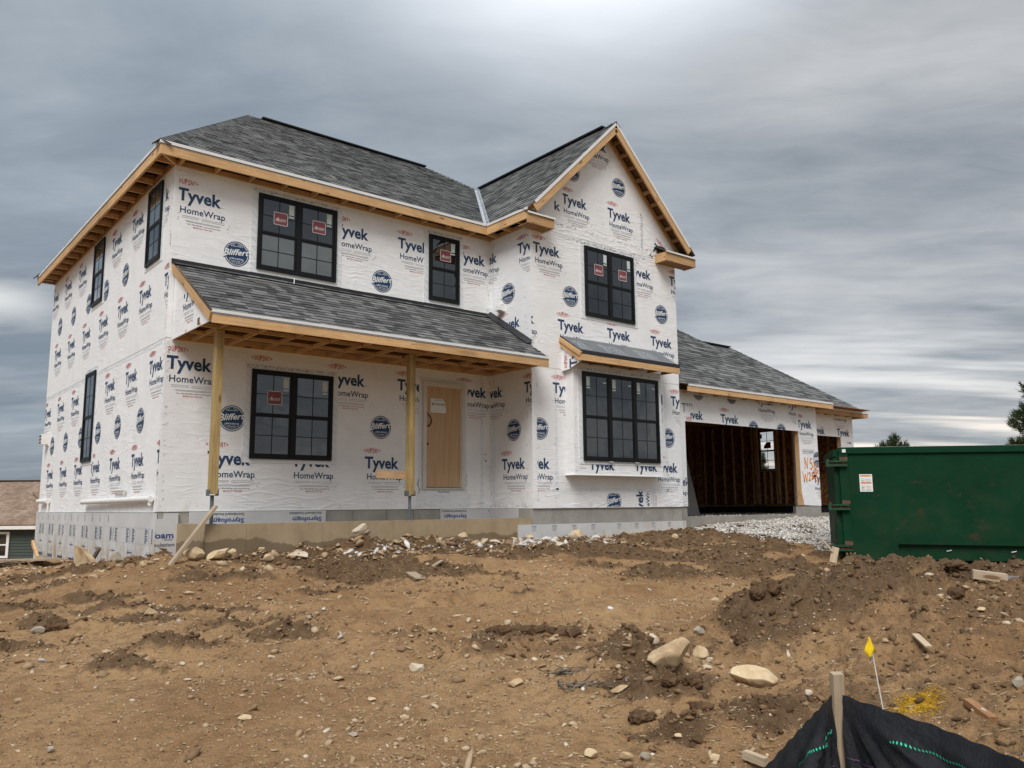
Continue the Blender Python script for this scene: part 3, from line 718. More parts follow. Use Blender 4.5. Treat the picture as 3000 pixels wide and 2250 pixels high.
# straw, bark and twig litter
def litter(name, n, seed):
    a, b_ = sample_ground(n, -.60, .60, 3.0, 16, 1.2, seed); x, y = xy(a, b_); r = np.random.default_rng(seed)
    z = terrain(x, y)[0]; ang = r.uniform(0, 2*np.pi, n); L_ = r.uniform(.006, .035, n); w_ = r.uniform(.0010, .0026, n)*(1+b_*.06)
    d = np.stack([np.cos(ang), np.sin(ang), r.normal(0, .25, n)], -1); q = np.stack([-np.sin(ang), np.cos(ang), np.zeros(n)], -1)
    p = np.c_[x, y, z+.008]; up_ = np.array([0, 0, 1.])*w_[:, None]
    Vv = np.stack([p-d*L_[:, None]-q*w_[:, None], p+d*L_[:, None]-q*w_[:, None], p+d*L_[:, None]+q*w_[:, None], p-d*L_[:, None]+q*w_[:, None], p+up_*2-d*L_[:, None]*.5, p+up_*2+d*L_[:, None]*.5], 1)
    Fb = np.array([(0, 1, 5), (0, 5, 4), (2, 3, 4), (2, 4, 5), (0, 4, 3), (1, 2, 5)])
    o = npmesh(name, Vv.reshape(-1, 3), (Fb[None]+np.arange(n)[:, None, None]*6).reshape(-1, 3), 'straw_bits'); tag(o, kind='stuff')
litter('straw_litter', 5000, 201)
# crushed stone of the driveway and the garage bed
def gravel(name, polys, n, smin, smax, seed, zf=None, par=None):
    r = np.random.default_rng(seed); x0, x1, y0, y1 = polys['box']
    x = r.uniform(x0, x1, n); y = r.uniform(y0, y1, n); ok = polys['fn'](x, y, r)
    x, y = x[ok], y[ok]; z = terrain(x, y)[0] if zf is None else zf(x, y)
    s = r.uniform(smin, smax, len(x)); o = scatter(name, np.c_[x, y, z+r.uniform(0, .02, len(x))], s, 'gravel_white', flat=.6, seed=seed, sink=.3, base=OCT)
    return tag(o, kind='stuff')
def drive(x, y, r):
    e = fbm(x, y, .9, 3, 301)*.9
    xe = np.interp(-y, [1.2, 2.5, 3.2, 4.0, 5.2, 6.0], [11.9, 10.9, 11.3, 11.8, 11.5, 11.9])
    return (y < -1.16) & (x > xe+e*.6) & not_house(x, y+.0) & (r.random(len(x)) < np.clip((x-xe)*2.2+.35, 0, 1))
gravel('driveway_gravel', {'box': (10.6, 19, -5.8, -1.0), 'fn': drive}, 30000, .020, .042, 311)
gravel('garage_floor_gravel', {'box': (12.2, 21.1, -.84, 5.4), 'fn': lambda x, y, r: (x < 17.9) | (y > -.1)}, 9000, .02, .04, 321, lambda x, y: np.full(len(x), -.315)+.05*np.abs(fbm(x, y, .7, 3, 5)))
# named rocks: (px, py, width px, height px, material, seed, name, label, category)
ROCKS = [
 (1968, 1975, 155, 92, 'limestone_dirty', 1, 'boulder', 'long tan boulder tilted beside the dark dirt heap', 'rock', .5),
 (2058, 1925, 52, 40, 'limestone', 2, 'rock', 'small tan rock wedged at the upper end of the tilted boulder', 'rock', .1),
 (2218, 2006, 152, 78, 'limestone', 3, 'boulder', 'flat cream boulder at the foot of the mound, left of the flag', 'rock', -.15),
 (1219, 1972, 44, 34, 'stone_pale', 4, 'stone', 'round white stone alone in the middle of the bare track', 'rock', 0),
 (1510, 2012, 52, 24, 'limestone_dirty', 5, 'stone', 'low tan stone half buried right of the lone white stone', 'rock', 0),
 (1728, 2232, 52, 30, 'limestone', 6, 'stone', 'round cream stone at the very bottom of the picture', 'rock', 0),
 (1836, 2240, 44, 40, 'limestone_dirty', 7, 'stone', 'brown speckled stone right of the round cream stone', 'rock', .4),
 (1890, 2230, 40, 26, 'stone_grey', 8, 'stone', 'greyish stone in the cluster near the bottom edge', 'rock', 0),
 (1912, 1874, 34, 32, 'stone_pale', 9, 'stone', 'pale stone behind the dark dirt heap', 'rock', 0),
 (2050, 1862, 40, 28, 'stone_grey', 10, 'stone', 'pair-topped grey stone on the rise above the tilted boulder', 'rock', 0),
 (566, 1636, 68, 50, 'limestone', 11, 'boulder', 'large cream boulder leaning on the porch foundation corner beside the brace', 'rock', .2),
 (632, 1645, 76, 38, 'limestone', 12, 'boulder', 'wide cream boulder right of the brace below the porch foundation', 'rock', .35),
 (678, 1620, 26, 20, 'limestone', 13, 'rock', 'small rock between boulder and porch foundation', 'rock', 0),
 (765, 1612, 20, 14, 'limestone', 17, 'rock', 'small rounded rock touching the foundation above the yellow rock', 'rock', 0),
 (783, 1648, 34, 36, 'limestone', 14, 'rock', 'upright yellow rock below the left part of the porch foundation', 'rock', .2),
 (880, 1640, 54, 22, 'stone_pale', 15, 'rock', 'flat pale rock right of the upright yellow rock', 'rock', 0),
 (853, 1650, 30, 15, 'limestone', 16, 'rock', 'flat tan stone below the flat pale rock', 'rock', 0),
 (1053, 1590, 52, 32, 'stone_pale', 18, 'boulder', 'white boulder leaning on the middle of the porch foundation', 'rock', .25),
 (1690, 1568, 44, 30, 'limestone', 19, 'boulder', 'cream boulder in front of the foam strip under the triple window', 'rock', 0),
 (1355, 1576, 30, 18, 'limestone', 20, 'rock', 'tan rock against the foundation at the right dirt heap', 'rock', 0),
 (1450, 1592, 42, 15, 'stone_pale', 21, 'rock', 'flat pale slab under the right end of the porch foundation', 'rock', 0),
 (1503, 1585, 30, 14, 'limestone', 22, 'rock', 'flat slab overlapping the left end of the foam strip', 'rock', 0),
 (1550, 1580, 28, 16, 'limestone', 23, 'rock', 'yellowish rock left of the cream boulder at the foam strip', 'rock', 0),
 (1640, 1602, 42, 14, 'stone_pale', 24, 'rock', 'flat white rock below the cream boulder at the foam strip', 'rock', 0),
 (1979, 1578, 24, 16, 'limestone', 25, 'rock', 'small cream rock on the dirt heap near the garage corner', 'rock', 0),
 (437, 1803, 46, 34, 'limestone_dirty', 26, 'stone', 'angular tan stone in the left churned dirt', 'rock', .2),
 (108, 1858, 50, 22, 'stone_grey', 27, 'stone', 'rounded grey stone at the left edge beside a dark clod', 'rock', .1),
 (550, 1745, 32, 10, 'limestone_dirty', 28, 'stone', 'thin flat stone in the dirt above the angular tan stone', 'rock', 0),
 (795, 1921, 22, 13, 'stone_pale', 29, 'stone', 'small white stone left of the lone round white stone', 'rock', 0),
 (530, 1958, 22, 13, 'stone_pale', 30, 'stone', 'small white stone in the left foreground track', 'rock', 0),
 (716, 2114, 44, 15, 'limestone', 31, 'stone', 'flat yellow stone in the left foreground', 'rock', 0),
 (1085, 2060, 34, 12, 'limestone', 32, 'stone', 'flat tan stone low in the centre foreground', 'rock', 0),
 (1185, 2108, 30, 12, 'limestone', 33, 'stone', 'small orange tan stone below the lone white stone', 'rock', 0),
 (1036, 2160, 40, 15, 'stone_grey', 34, 'stone', 'flat grey stone near the bottom centre', 'rock', 0),
 (143, 2212, 26, 18, 'stone_grey', 35, 'stone', 'grey pebble stone in the bottom left corner', 'rock', 0),
 (1816, 2015, 66, 20, 'limestone_dirty', 36, 'stone', 'long narrow tan stone below the dark dirt heap', 'rock', .35),
 (2078, 1940, 24, 18, 'stone_pale', 37, 'stone', 'white stone right of the tilted boulder, upper of two', 'rock', 0),
 (2076, 1962, 32, 16, 'stone_pale', 38, 'stone', 'white stone right of the tilted boulder, lower of two', 'rock', 0),
 (2368, 2026, 28, 20, 'stone_pale', 39, 'stone', 'white faceted stone left of the wooden stake', 'rock', 0),
 (2880, 1783, 32, 14, 'limestone', 40, 'stone', 'flat tan stone high on the right of the mound', 'rock', .1),
 (2598, 1890, 22, 14, 'limestone_dirty', 41, 'stone', 'tan stone on the mound right of the yellow flag', 'rock', 0),
 (2098, 2235, 36, 26, 'limestone', 42, 'stone', 'pale yellow stone near the left end of the black fence', 'rock', 0),
 (2985, 2020, 40, 34, 'stone_grey', 43, 'stone', 'pale grey stone at the right picture edge', 'rock', 0),
 (1372, 1828, 16, 14, 'stone_pale', 44, 'stone', 'small pale stone at the head of the root like clod ridge', 'rock', 0),
 (905, 1830, 18, 14, 'stone_grey', 45, 'stone', 'small grey stone left of centre in the track', 'rock', 0),
 (1990, 2160, 28, 14, 'limestone', 46, 'stone', 'yellowish stone below the cluster of dark clods', 'rock', 0),
 (255, 1645, 40, 18, 'stone_grey', 47, 'rock', 'bluish grey slab in the rubble below the foam wall', 'rock', 0),
 (335, 1645, 38, 30, 'stone_grey', 48, 'rock', 'brown grey rock piled against the foam wall', 'rock', 0),
 (300, 1632, 42, 24, 'limestone_dirty', 49, 'rock', 'tan rock in the rubble against the foam wall, left of the dark stake', 'rock', 0),
 (418, 1668, 24, 22, 'limestone', 50, 'rock', 'pale rock at the right foot of the split slab', 'rock', 0),
 (525, 1665, 24, 12, 'stone_pale', 51, 'rock', 'small pale rock below the foot of the brace', 'rock', 0),
]
def rock(px, py, wpx, hpx, mat, seed, name, label, cat, tilt):
    p, t = at_ground(px, py); w_ = wpx/FPX*t/2; hh = hpx/FPX*t/2
    r = np.random.default_rng(seed*7+1)
    v = I3.copy(); f = IF3
    n3 = np.zeros(len(v))
    for _ in range(13):                                   # cut facets
        d = r.normal(size=3); d /= np.linalg.norm(d); c_ = r.uniform(.48, .80); k = v @ d
        v = v-np.outer(np.clip(k-c_, 0, None), d)*.97
    for fq, am in ((2.2, .05), (6, .03), (11, .014)):
        ph = r.uniform(0, 6, 3); n3 = np.sin(v[:, 0]*fq+ph[0])*np.sin(v[:, 1]*fq*1.3+ph[1])*np.sin(v[:, 2]*fq*.9+ph[2]); v = v*(1+am*n3[:, None])
    v[:, 0] /= np.abs(v[:, 0]).max(); v[:, 2] /= np.abs(v[:, 2]).max()
    v = v*[w_, max(w_*.55, hh*.8), hh*(.85 if abs(tilt) > .12 else 1.1)]
    ct, st = math.cos(tilt), math.sin(tilt); x = v[:, 0]*ct-v[:, 2]*st; z = v[:, 0]*st+v[:, 2]*ct; v[:, 0] = x; v[:, 2] = z
    a = PSI+r.uniform(-.2, .2); X = v[:, 0]*math.cos(a)+v[:, 1]*math.sin(a); Y = -v[:, 0]*math.sin(a)+v[:, 1]*math.cos(a); v[:, 0] = X; v[:, 1] = Y
    st = (Vector((CAM.x, CAM.y, 0))-Vector((p.x, p.y, 0))).normalized()*.08
    for _ in range(60):                                   # keep it outside the walls
        e_ = p+Vector((SN, CS, 0))*w_*.5
        if not_house(np.array([e_.x]), np.array([e_.y]))[0]: break
        p = p+st
    q = p+Vector((SN, CS, 0))*w_*.3
    o = npmesh(name, v, f, mat, smooth=False)
    o.location = (q.x, q.y, Tz(q.x, q.y)+hh*.75)
    bm = bmesh.new(); bm.from_mesh(o.data)
    for fc in bm.faces: fc.smooth = True
    for ed in bm.edges:
        if len(ed.link_faces) == 2 and ed.calc_face_angle() > .42: ed.smooth = False
    bm.to_mesh(o.data); bm.free()
    tag(o, label, cat, 'loose rocks on the dirt')
for R_ in ROCKS: rock(*R_)
# rubble along the foundations
def rubble(name, x0, x1, y0, y1, n, smin, smax, seed, mat='gravel_white'):
    r = np.random.default_rng(seed); x = r.uniform(x0, x1, n); y = y0+(y1-y0)*r.random(n)**1.5
    ok = not_house(x, y); x, y = x[ok], y[ok]
    s = smin*(1-r.random(len(x))*.97)**(-1/2.2); s = np.clip(s, 0, smax)
    tag(scatter(name, np.c_[x, y, terrain(x, y)[0]], s, mat, flat=.5, seed=seed), kind='stuff')
rubble('foundation_rubble', .3, 8.5, -1.56, -3.0, 900, .022, .11, 401, 'pebbles_mixed')
rubble('pale_rubble', 2.2, 6.8, -1.9, -2.5, 230, .02, .085, 402)
rubble('pale_rubble', 5.6, 8.4, -1.6, -2.4, 180, .025, .12, 403)
rubble('corner_rubble', -1.6, .3, 7, -1.4, 500, .022, .12, 404, 'pebbles_mixed')
# ================================================================== THE HOUSE
L, H, P, R, D = 6.777, 5.86, 1.374, 11.42, 9.80
O = .36                                                       # eave overhang
house = tag(empty('house'), 'two storey house under construction wrapped in white printed sheeting with grey shingle roofs', 'house')
def sub(o, p): o.parent = p; return o
# ---- foundation
fd = MB(); fd.box(.012, L+.02, -1.6, 0, -D+.01, -.012); foundation = fd.out('foundation', 'concrete_grey', house)
g1 = MB(); g1.box(L-.03, R-.03, -1.6, 0, -.02, P-.03); g1.out('foundation', 'concrete_grey', house)
b1_ = MB(); b1_.box(L+.03, R-.05, -1.6, -.02, -D+.02, -.03); b1_.out('foundation', 'concrete_grey', house)
# formwork joints on the exposed concrete
for x in (3.511, 4.242, 4.86): board('formwork_joint', (x, -.002, -.19), (x, -.002, -.01), .012, .012, 'concrete_grey', foundation, up=(1, 0, 0))
for x in (7.35, 8.3, 9.28, 10.3, 10.95): board('formwork_joint', (x, -P+.028, -.33), (x, -P+.028, -.01), .012, .010, 'concrete_grey', foundation, up=(1, 0, 0))
pf = MB(); pf.box(.31, L-.04, -1.5, -.19, P-.19, P); pf.box(.31, .51, -1.5, -.192, .0, P-.20)
pf.box(.53, L-.05, -1.5, -.62, .02, P-.2)
porchf = pf.out('porch_foundation', 'concrete_tan', house)
for x in (.93, 2.2, 3.55, 4.75, 6.02): board('formwork_joint', (x, -P-.001, -.60), (x, -P-.001, -.20), .010, .008, 'concrete_tan', porchf, up=(1, 0, 0))
# ---- foam boards
def foam(fr, a0, a1, b0, b1, th=.05, name='foam_board'):
    q = MB(fr); q.box(a0, a1, b0, b1, .0, th); return q.out(name, 'foam_board', house)
FL = Fr((0, D, 0), (0, -1, 0), (-1, 0, 0))                    # left wall: u runs towards the front corner
y = 0.0
fb = None
for k, (a0, a1) in enumerate(((0, 2.436), (2.44, 4.876), (4.88, 7.316), (7.32, D+.0))):
    o_ = foam(FL, a0, a1, -1.6, -.02, .04+.002*(k % 2)); fb = fb or o_
    pr = Print(Fr((-.044-.0, D, 0), (0, -1, 0), (-1, 0, 0)))
    rc = (a0+.02, a1-.02, -1.5, -.03)
    its = []
    for i in range(12):
        u = .28+i*.612
        if i < 12: its.append((*place_text('Styro', u, -.19, .14, .034, .03, rot=math.pi/2), 'ink_dark', 1))
    for i in range(9):
        u = .55+i*1.10
        for c_ in range(3):
            for rw in range(9):
                w_ = (.16, .10, .16)[c_]
                its.append((*rect2d(u+c_*.18, -.30-rw*.026, u+c_*.18+w_*(.6+.4*((i*7+rw*3+c_) % 5)/4), -.288-rw*.026), 'ink_badge' if c_ != 1 else 'ink_grey', 1))
        its.append((*place_text('extruded', u+.1, -.66, .18, .028), 'ink_grey', 1)); its.append((*place_text('polystyrene', u+.1, -.70, .30, .034, .03), 'ink_dark', 1))
        its.append((*place_text('3/4 Scoreboard', u, -.86, .40, .03), 'ink_grey', 1)); its.append((*place_text('Styrofoam', u+.55, -.96, .5, .085, .03, rot=math.pi), 'ink_badge', 1))
    for zz in (-.27, -.53, -.79, -1.05): its.append((*rect2d(0, zz, D, zz+.003), 'ink_grey', .5))
    pr.add(its, 0, 0, rc, base=.001)
    pr.out('foam_lettering', o_)
o_ = foam(FW, -.038, .325, -1.5, -.115, .04)
q = MB(FW); q.box(.10, .323, -.1145, -.025, 0, .038); q.out('foam_board', 'foam_board', house)
pr = Print(Fr((0, -.041, 0), (1, 0, 0), (0, -1, 0))); rc = (-.03, .315, -1.1, -.13)
pr.add([(*place_text('Styrofoam', -.44, -.42, .70, .095, .022), 'ink_blue', 1), (*place_text('BRAND', .12, -.455, .13, .018, .02), 'ink_dark', 1),
        (*place_text('Scoreboard Insulation', -.62, -.55, .90, .055, .012), 'ink_dark', 1), (*place_text('board extruded polystyrene', -.5, -.66, .75, .026, .02), 'ink_dark', 1)], 0, 0, rc, base=.001)
pr.out('foam_lettering', o_)
def upside(x0, x1, b0, b1, xs, base_y=-.0):
    o_ = foam(Fr((0, -.0, 0), (1, 0, 0), (0, -1, 0)), x0, x1, b0, b1, .03)
    pr = Print(Fr((0, -.031, 0), (1, 0, 0), (0, -1, 0)))
    for x in xs:
        pr.add([(*place_text('Scoreboard Insulation', x, -.012-.0, .62, .045, .012, rot=math.pi), 'ink_dark', 1), (*place_text('Styrofoam', x, -.105, .56, .075, .022, rot=math.pi), 'ink_blue', 1),
                (*place_text('BRAND', x-.42, -.085, .10, .014, .02, rot=math.pi), 'ink_dark', 1)], 0, -.02, (x0+.01, x1-.01, b0+.005, b1-.004), base=.001)
    pr.out('foam_lettering', o_)
upside(.505, 2.945, -.60, -.008, (1.42, 2.86))
upside(5.47, L-.005, -.60, -.008, (6.12, 7.30))
q = MB(Fr((L-.03, 0, 0), (0, -1, 0), (-1, 0, 0))); q.box(.034, .95, -.60, -.010, .0, .03); q.out('foam_board', 'foam_board', house)
# strip of foam along the gable footing
k0 = 6.37
for (a0, a1) in ((6.37, 8.80), (8.805, 11.44)):
    q = MB(Fr((0, -P-.002, 0), (1, 0, 0), (0, -1, 0))); q.box(a0, a1, -1.3, -.325-(a0 > 8)*.004, 0, .045); o_ = q.out('foam_board', 'foam_board', house)
    pr = Print(Fr((0, -P-.048, 0), (1, 0, 0), (0, -1, 0))); its = []
    for i in range(5):
        u = a0+.32+i*.55
        for rw in range(4): its.append((*rect2d(u, -.385-rw*.022, u+.12, -.378-rw*.022), 'ink_grey', 1))
        its.append((*place_text('STYRO', u, -.37, .12, .02, .02), 'ink_blue', 1))
    pr.add(its, 0, 0, (a0, a1-.05, -1, -.33), base=.001); pr.out('foam_lettering', o_)
# ---- wrapped walls: boxes of sheeting over framing; the second roll laps 4 mm over the first
SEAM = 2.86
def wrap_sheet(name, fr, poly, c0, c1, parent=house, mat='house_wrap'):
    q = MB(fr); q.prism(poly, c0, c1); return q.out(name, mat, parent)
wl_front = wrap_sheet('wall', FW, [(-.003, 0), (L, 0), (L, SEAM), (-.003, SEAM)], -.15, .0)
wu_front = wrap_sheet('wall', FW, [(-.009, SEAM-.002), (L, SEAM-.002), (L, H+.02), (-.009, H+.02)], -.15, .006)
FLW = Fr((0, D, 0), (0, -1, 0), (-1, 0, 0))
wl_left = wrap_sheet('wall', FLW, [(0, -.012), (D-.15, -.012), (D-.15, SEAM), (0, SEAM)], -.15, .003)
wu_left = wrap_sheet('wall', FLW, [(0, SEAM-.003), (D-.15, SEAM-.003), (D-.15, H+.02), (0, H+.02)], -.15, .009)
FRT = Fr((L, 0, 0), (0, -1, 0), (-1, 0, 0))                   # return wall of the gable block
w_ret = wrap_sheet('wall', FRT, [(0, -.008), (P-.15, -.008), (P-.15, H+.02), (0, H+.02)], -.15, .002)
FG = Fr((0, -P, 0), (1, 0, 0), (0, -1, 0))
SG = .984; RX, RZ = 9.10, 8.70
ZE = 6.06
def gz(x): return ZE+SG*((x-(L-O)) if x < RX else ((R+O)-x))-.20
wl_gab = wrap_sheet('wall', FG, [(L-.002, -.006), (R, -.006), (R, SEAM+.03), (L-.002, SEAM+.03)], -.15, .0)
wm_gab = wrap_sheet('wall', FG, [(L-.0021, SEAM+.025), (R, SEAM+.025), (R, 5.86), (L-.0021, 5.86)], -.15, .005)
wt_gab = wrap_sheet('wall', FG, [(L, 5.855), (R, 5.855), (R, gz(R)), (RX, gz(RX)), (L, gz(L))], -.15, .010)
q = MB(); q.box(R-.13, R+.0, 0, 5.9, -D, P-.16); q.out('wall', 'house_wrap', house)
q = MB(); q.box(.02, R-.14, 0, 5.9, -D, -D+.15); q.out('wall', 'house_wrap', house)
# ---- lettering on every wall
r_fl = (0.01, L-.002, .0, SEAM-.01)
pr = Print(FW)
for x in (.76, 2.26, 3.74, 5.22): pr.add(WORD, x, .785, r_fl)
pr.add(WORD, 6.63, .80, (6.45, L-.12, .5, 1.3))
for x in (.02, 1.49, 2.96, 4.44, 5.91): pr.add(WORD, x, 2.345, r_fl)
for x in (1.15, 2.62, 4.08): pr.add(BADGE, x, 1.575, r_fl)
specks(pr, r_fl, 210, sc=.012, seed=1)
for zz in (.30, 1.20, 1.75, 2.15): specks(pr, r_fl, 34, sc=.010, seed=int(zz*10), lines=[(0.1, zz, L-.1, zz+.01)])
specks(pr, r_fl, 90, sc=.035, seed=4, lines=[(6.55, 0, 6.55, 2.8), (.06, 0, .05, 2.8), (L-.03, 0, L-.03, 2.8)])
pr.out('wrap_lettering', wl_front)
FU = Fr((0, -.006, 0), (1, 0, 0), (0, -1, 0)); r_fu = (.07, L-.002, 3.0, H)
pr = Print(FU)
for x in (.05, 1.52, 2.98, 4.41, 5.88): pr.add(WORD, x, 5.262, r_fu)
for x in (1.11, 2.58, 4.055): pr.add(BADGE, x, 4.49, r_fu)
specks(pr, (.05, L, 4.1, H), 150, seed=6, sc=.012); specks(pr, r_fu, 40, sc=.05, seed=7, lines=[(.05, 2.9, .05, 5.8), (L-.04, 4.2, L-.04, 5.2)])
pr.out('wrap_lettering', wu_front)
FLp = Fr((-.003, D, 0), (0, -1, 0), (-1, 0, 0)); r_ll = (.02, D-.03, .0, SEAM-.01)
pr = Print(FLp)
for i in range(-1, 6): pr.add(WORD, D-(1.65+1.487*i), .785, r_ll)
for i in range(0, 7): pr.add(WORD, D-(.865+1.497*i), 2.345, r_ll)
for i in range(-1, 6): pr.add(BADGE, D-(1.236+1.487*i), 1.575, r_ll)
specks(pr, r_ll, 200, seed=8, sc=.012); specks(pr, r_ll, 90, sc=.04, seed=9, lines=[(D-.05, 0, D-.05, 2.85)]); specks(pr, r_ll, 120, sc=.03, seed=10, lines=[(.1, 2.8, D-.1, 2.8)])
pr.out('wrap_lettering', wl_left)
FUp = Fr((-.009, D, 0), (0, -1, 0), (-1, 0, 0)); r_lu = (.02, D-.02, SEAM, H)
pr = Print(FUp)
for i in range(-1, 6): pr.add(WORD, D-(1.73+1.478*i), 3.767, r_lu)
for i in range(-1, 7): pr.add(WORD, D-(1.01+1.483*i), 5.335, r_lu)
for i in range(-2, 5): pr.add(BADGE, D-(2.784+1.483*i), 4.545, r_lu)
specks(pr, r_lu, 200, seed=12, sc=.012); specks(pr, r_lu, 60, sc=.04, seed=13, lines=[(D-.05, 3, D-.05, 5.8)])
pr.out('wrap_lettering', wu_left)
FRp = Fr((L-.002, 0, 0), (0, -1, 0), (-1, 0, 0)); r_r = (.0, P-.002, .0, H)
pr = Print(FRp)
for u, z in ((-.50, 5.335), (.97, 5.335), (.265, 3.767), (-.33, 2.345), (1.14, 2.345), (.39, .80)): pr.add(WORD, u, z, r_r)
for u, z in ((.635, 4.54), (.788, 1.60)): pr.add(BADGE, u, z, r_r)
specks(pr, r_r, 70, seed=14, sc=.014); specks(pr, r_r, 120, sc=.04, seed=15, lines=[(.02, 0, .02, 4.3), (P-.16, 0, P-.16, 5.6), (.1, .03, P, .03)])
pr.out('wrap_lettering', w_ret)
r_g = (L+.004, R-.004, 0, SEAM+.02)
pr = Print(FG)
for x, z in ((7.35, 2.37), (11.1, 2.37), (10.50, .79)): pr.add(WORD, x, z, r_g)
pr.add(WORD, 6.48, .79, (6.90, R, 0, 3)); pr.add(WORD, 10.17, 2.37, (10.5, 10.80, 0, 2.75))
pr.add(BADGE, 6.98, 1.60, (6.90, 7.4, 0, 3)); pr.add(BADGE, 10.96, 1.585, (10.86, 11.4, 0, 3))
pr.add(BADGE, 9.09, .12, (8.6, 9.6, .012, .30), rot=math.pi*.03); pr.add(WORD, 10.02, -.36, (9.6, 10.6, .012, .34), rot=math.pi/2)
specks(pr, (L, R, 0, 2.8), 130, seed=16, sc=.014); specks(pr, r_g, 110, sc=.04, seed=17, lines=[(7.4, .02, 7.4, 2.6), (7.5, .36, 10.6, .36), (6.92, .1, 6.92, 2.6), (10.9, .3, 10.9, 2.5)])
pr.out('wrap_lettering', wl_gab)
FGm = Fr((0, -P-.005, 0), (1, 0, 0), (0, -1, 0)); r_gm = (L+.002, R-.004, SEAM+.03, 5.85)
pr = Print(FGm)
for x, z in ((6.10, 3.767), (7.52, 3.74), (9.0, 3.74), (10.45, 3.74), (6.85, 5.31), (9.77, 5.31), (11.2, 5.31)): pr.add(WORD, x, z, r_gm)
for x, z in ((7.90, 4.50), (10.86, 4.52)): pr.add(BADGE, x, z, r_gm)
specks(pr, r_gm, 110, seed=18, sc=.014); specks(pr, r_gm, 130, sc=.05, seed=19, lines=[(7, 5.78, 11.2, 5.75), (8.2, 5.8, 10, 5.8)])
pr.out('wrap_lettering', wm_gab)
FGt = Fr((0, -P-.010, 0), (1, 0, 0), (0, -1, 0)); pr = Print(FGt)
def gadd(items, x, z, xl=6.8, **k): pr.add(items, x, z, (xl, 11.3, 5.86, 8.65), planes=((-SG, 1, gz(RX)-SG*RX-.01), (SG, 1, gz(RX)+SG*RX-.01)), **k)
gadd(WORD, 7.69, 6.57, 7.72); gadd(WORD, 9.11, 6.57); gadd(WORD, 8.36, 8.10); gadd(BADGE, 9.50, 7.345); gadd(BADGE, 8.02, 7.36)
gadd([(*place_text('de', 7.36, 6.86, .20, .085, .01), 'ink_navy', 1), (*place_text('k', 7.47, 6.36, .17, .20, .02, rot=.0), 'ink_navy', 1)], 0, 0)
gadd(WORD, 10.58, 6.10, 10.2, rot=math.radians(-38))
specks(pr, (7.6, 10.6, 5.9, 7.2), 110, seed=20, sc=.016); specks(pr, (6.8, 11.3, 5.86, 8.5), 160, sc=.05, seed=21, lines=[(7.0, 6.05, 11.0, 6.0), (10.25, 6, 10.25, 6.9)])
pr.out('wrap_lettering', wt_gab)
def seam(fr, a0, a1, b0, b1, n_, par):
    q_ = MB(fr); q_.box(a0, a1, b0, b1, n_, n_+.0018); q_.out('seam_tape', 'flashing_wrap', par)
seam(FW, 6.50, 6.58, .02, SEAM-.01, .0, wl_front); seam(FG, 7.40, 7.47, .36, 2.9, .0, wl_gab); seam(FG, 10.86, 10.93, .36, 2.8, .0, wl_gab); seam(FG, 7.3, 10.9, .33, .40, .0, wl_gab)
seam(FLp, .1, D-.2, 2.78, 2.85, .0, wl_left); seam(FGm, L+.05, R-.05, 5.76, 5.84, .0, wm_gab); seam(FRp, .10, .16, .05, 5.8, .0, w_ret); seam(FGt, 10.22, 10.29, 5.9, 6.95, .0, wt_gab)
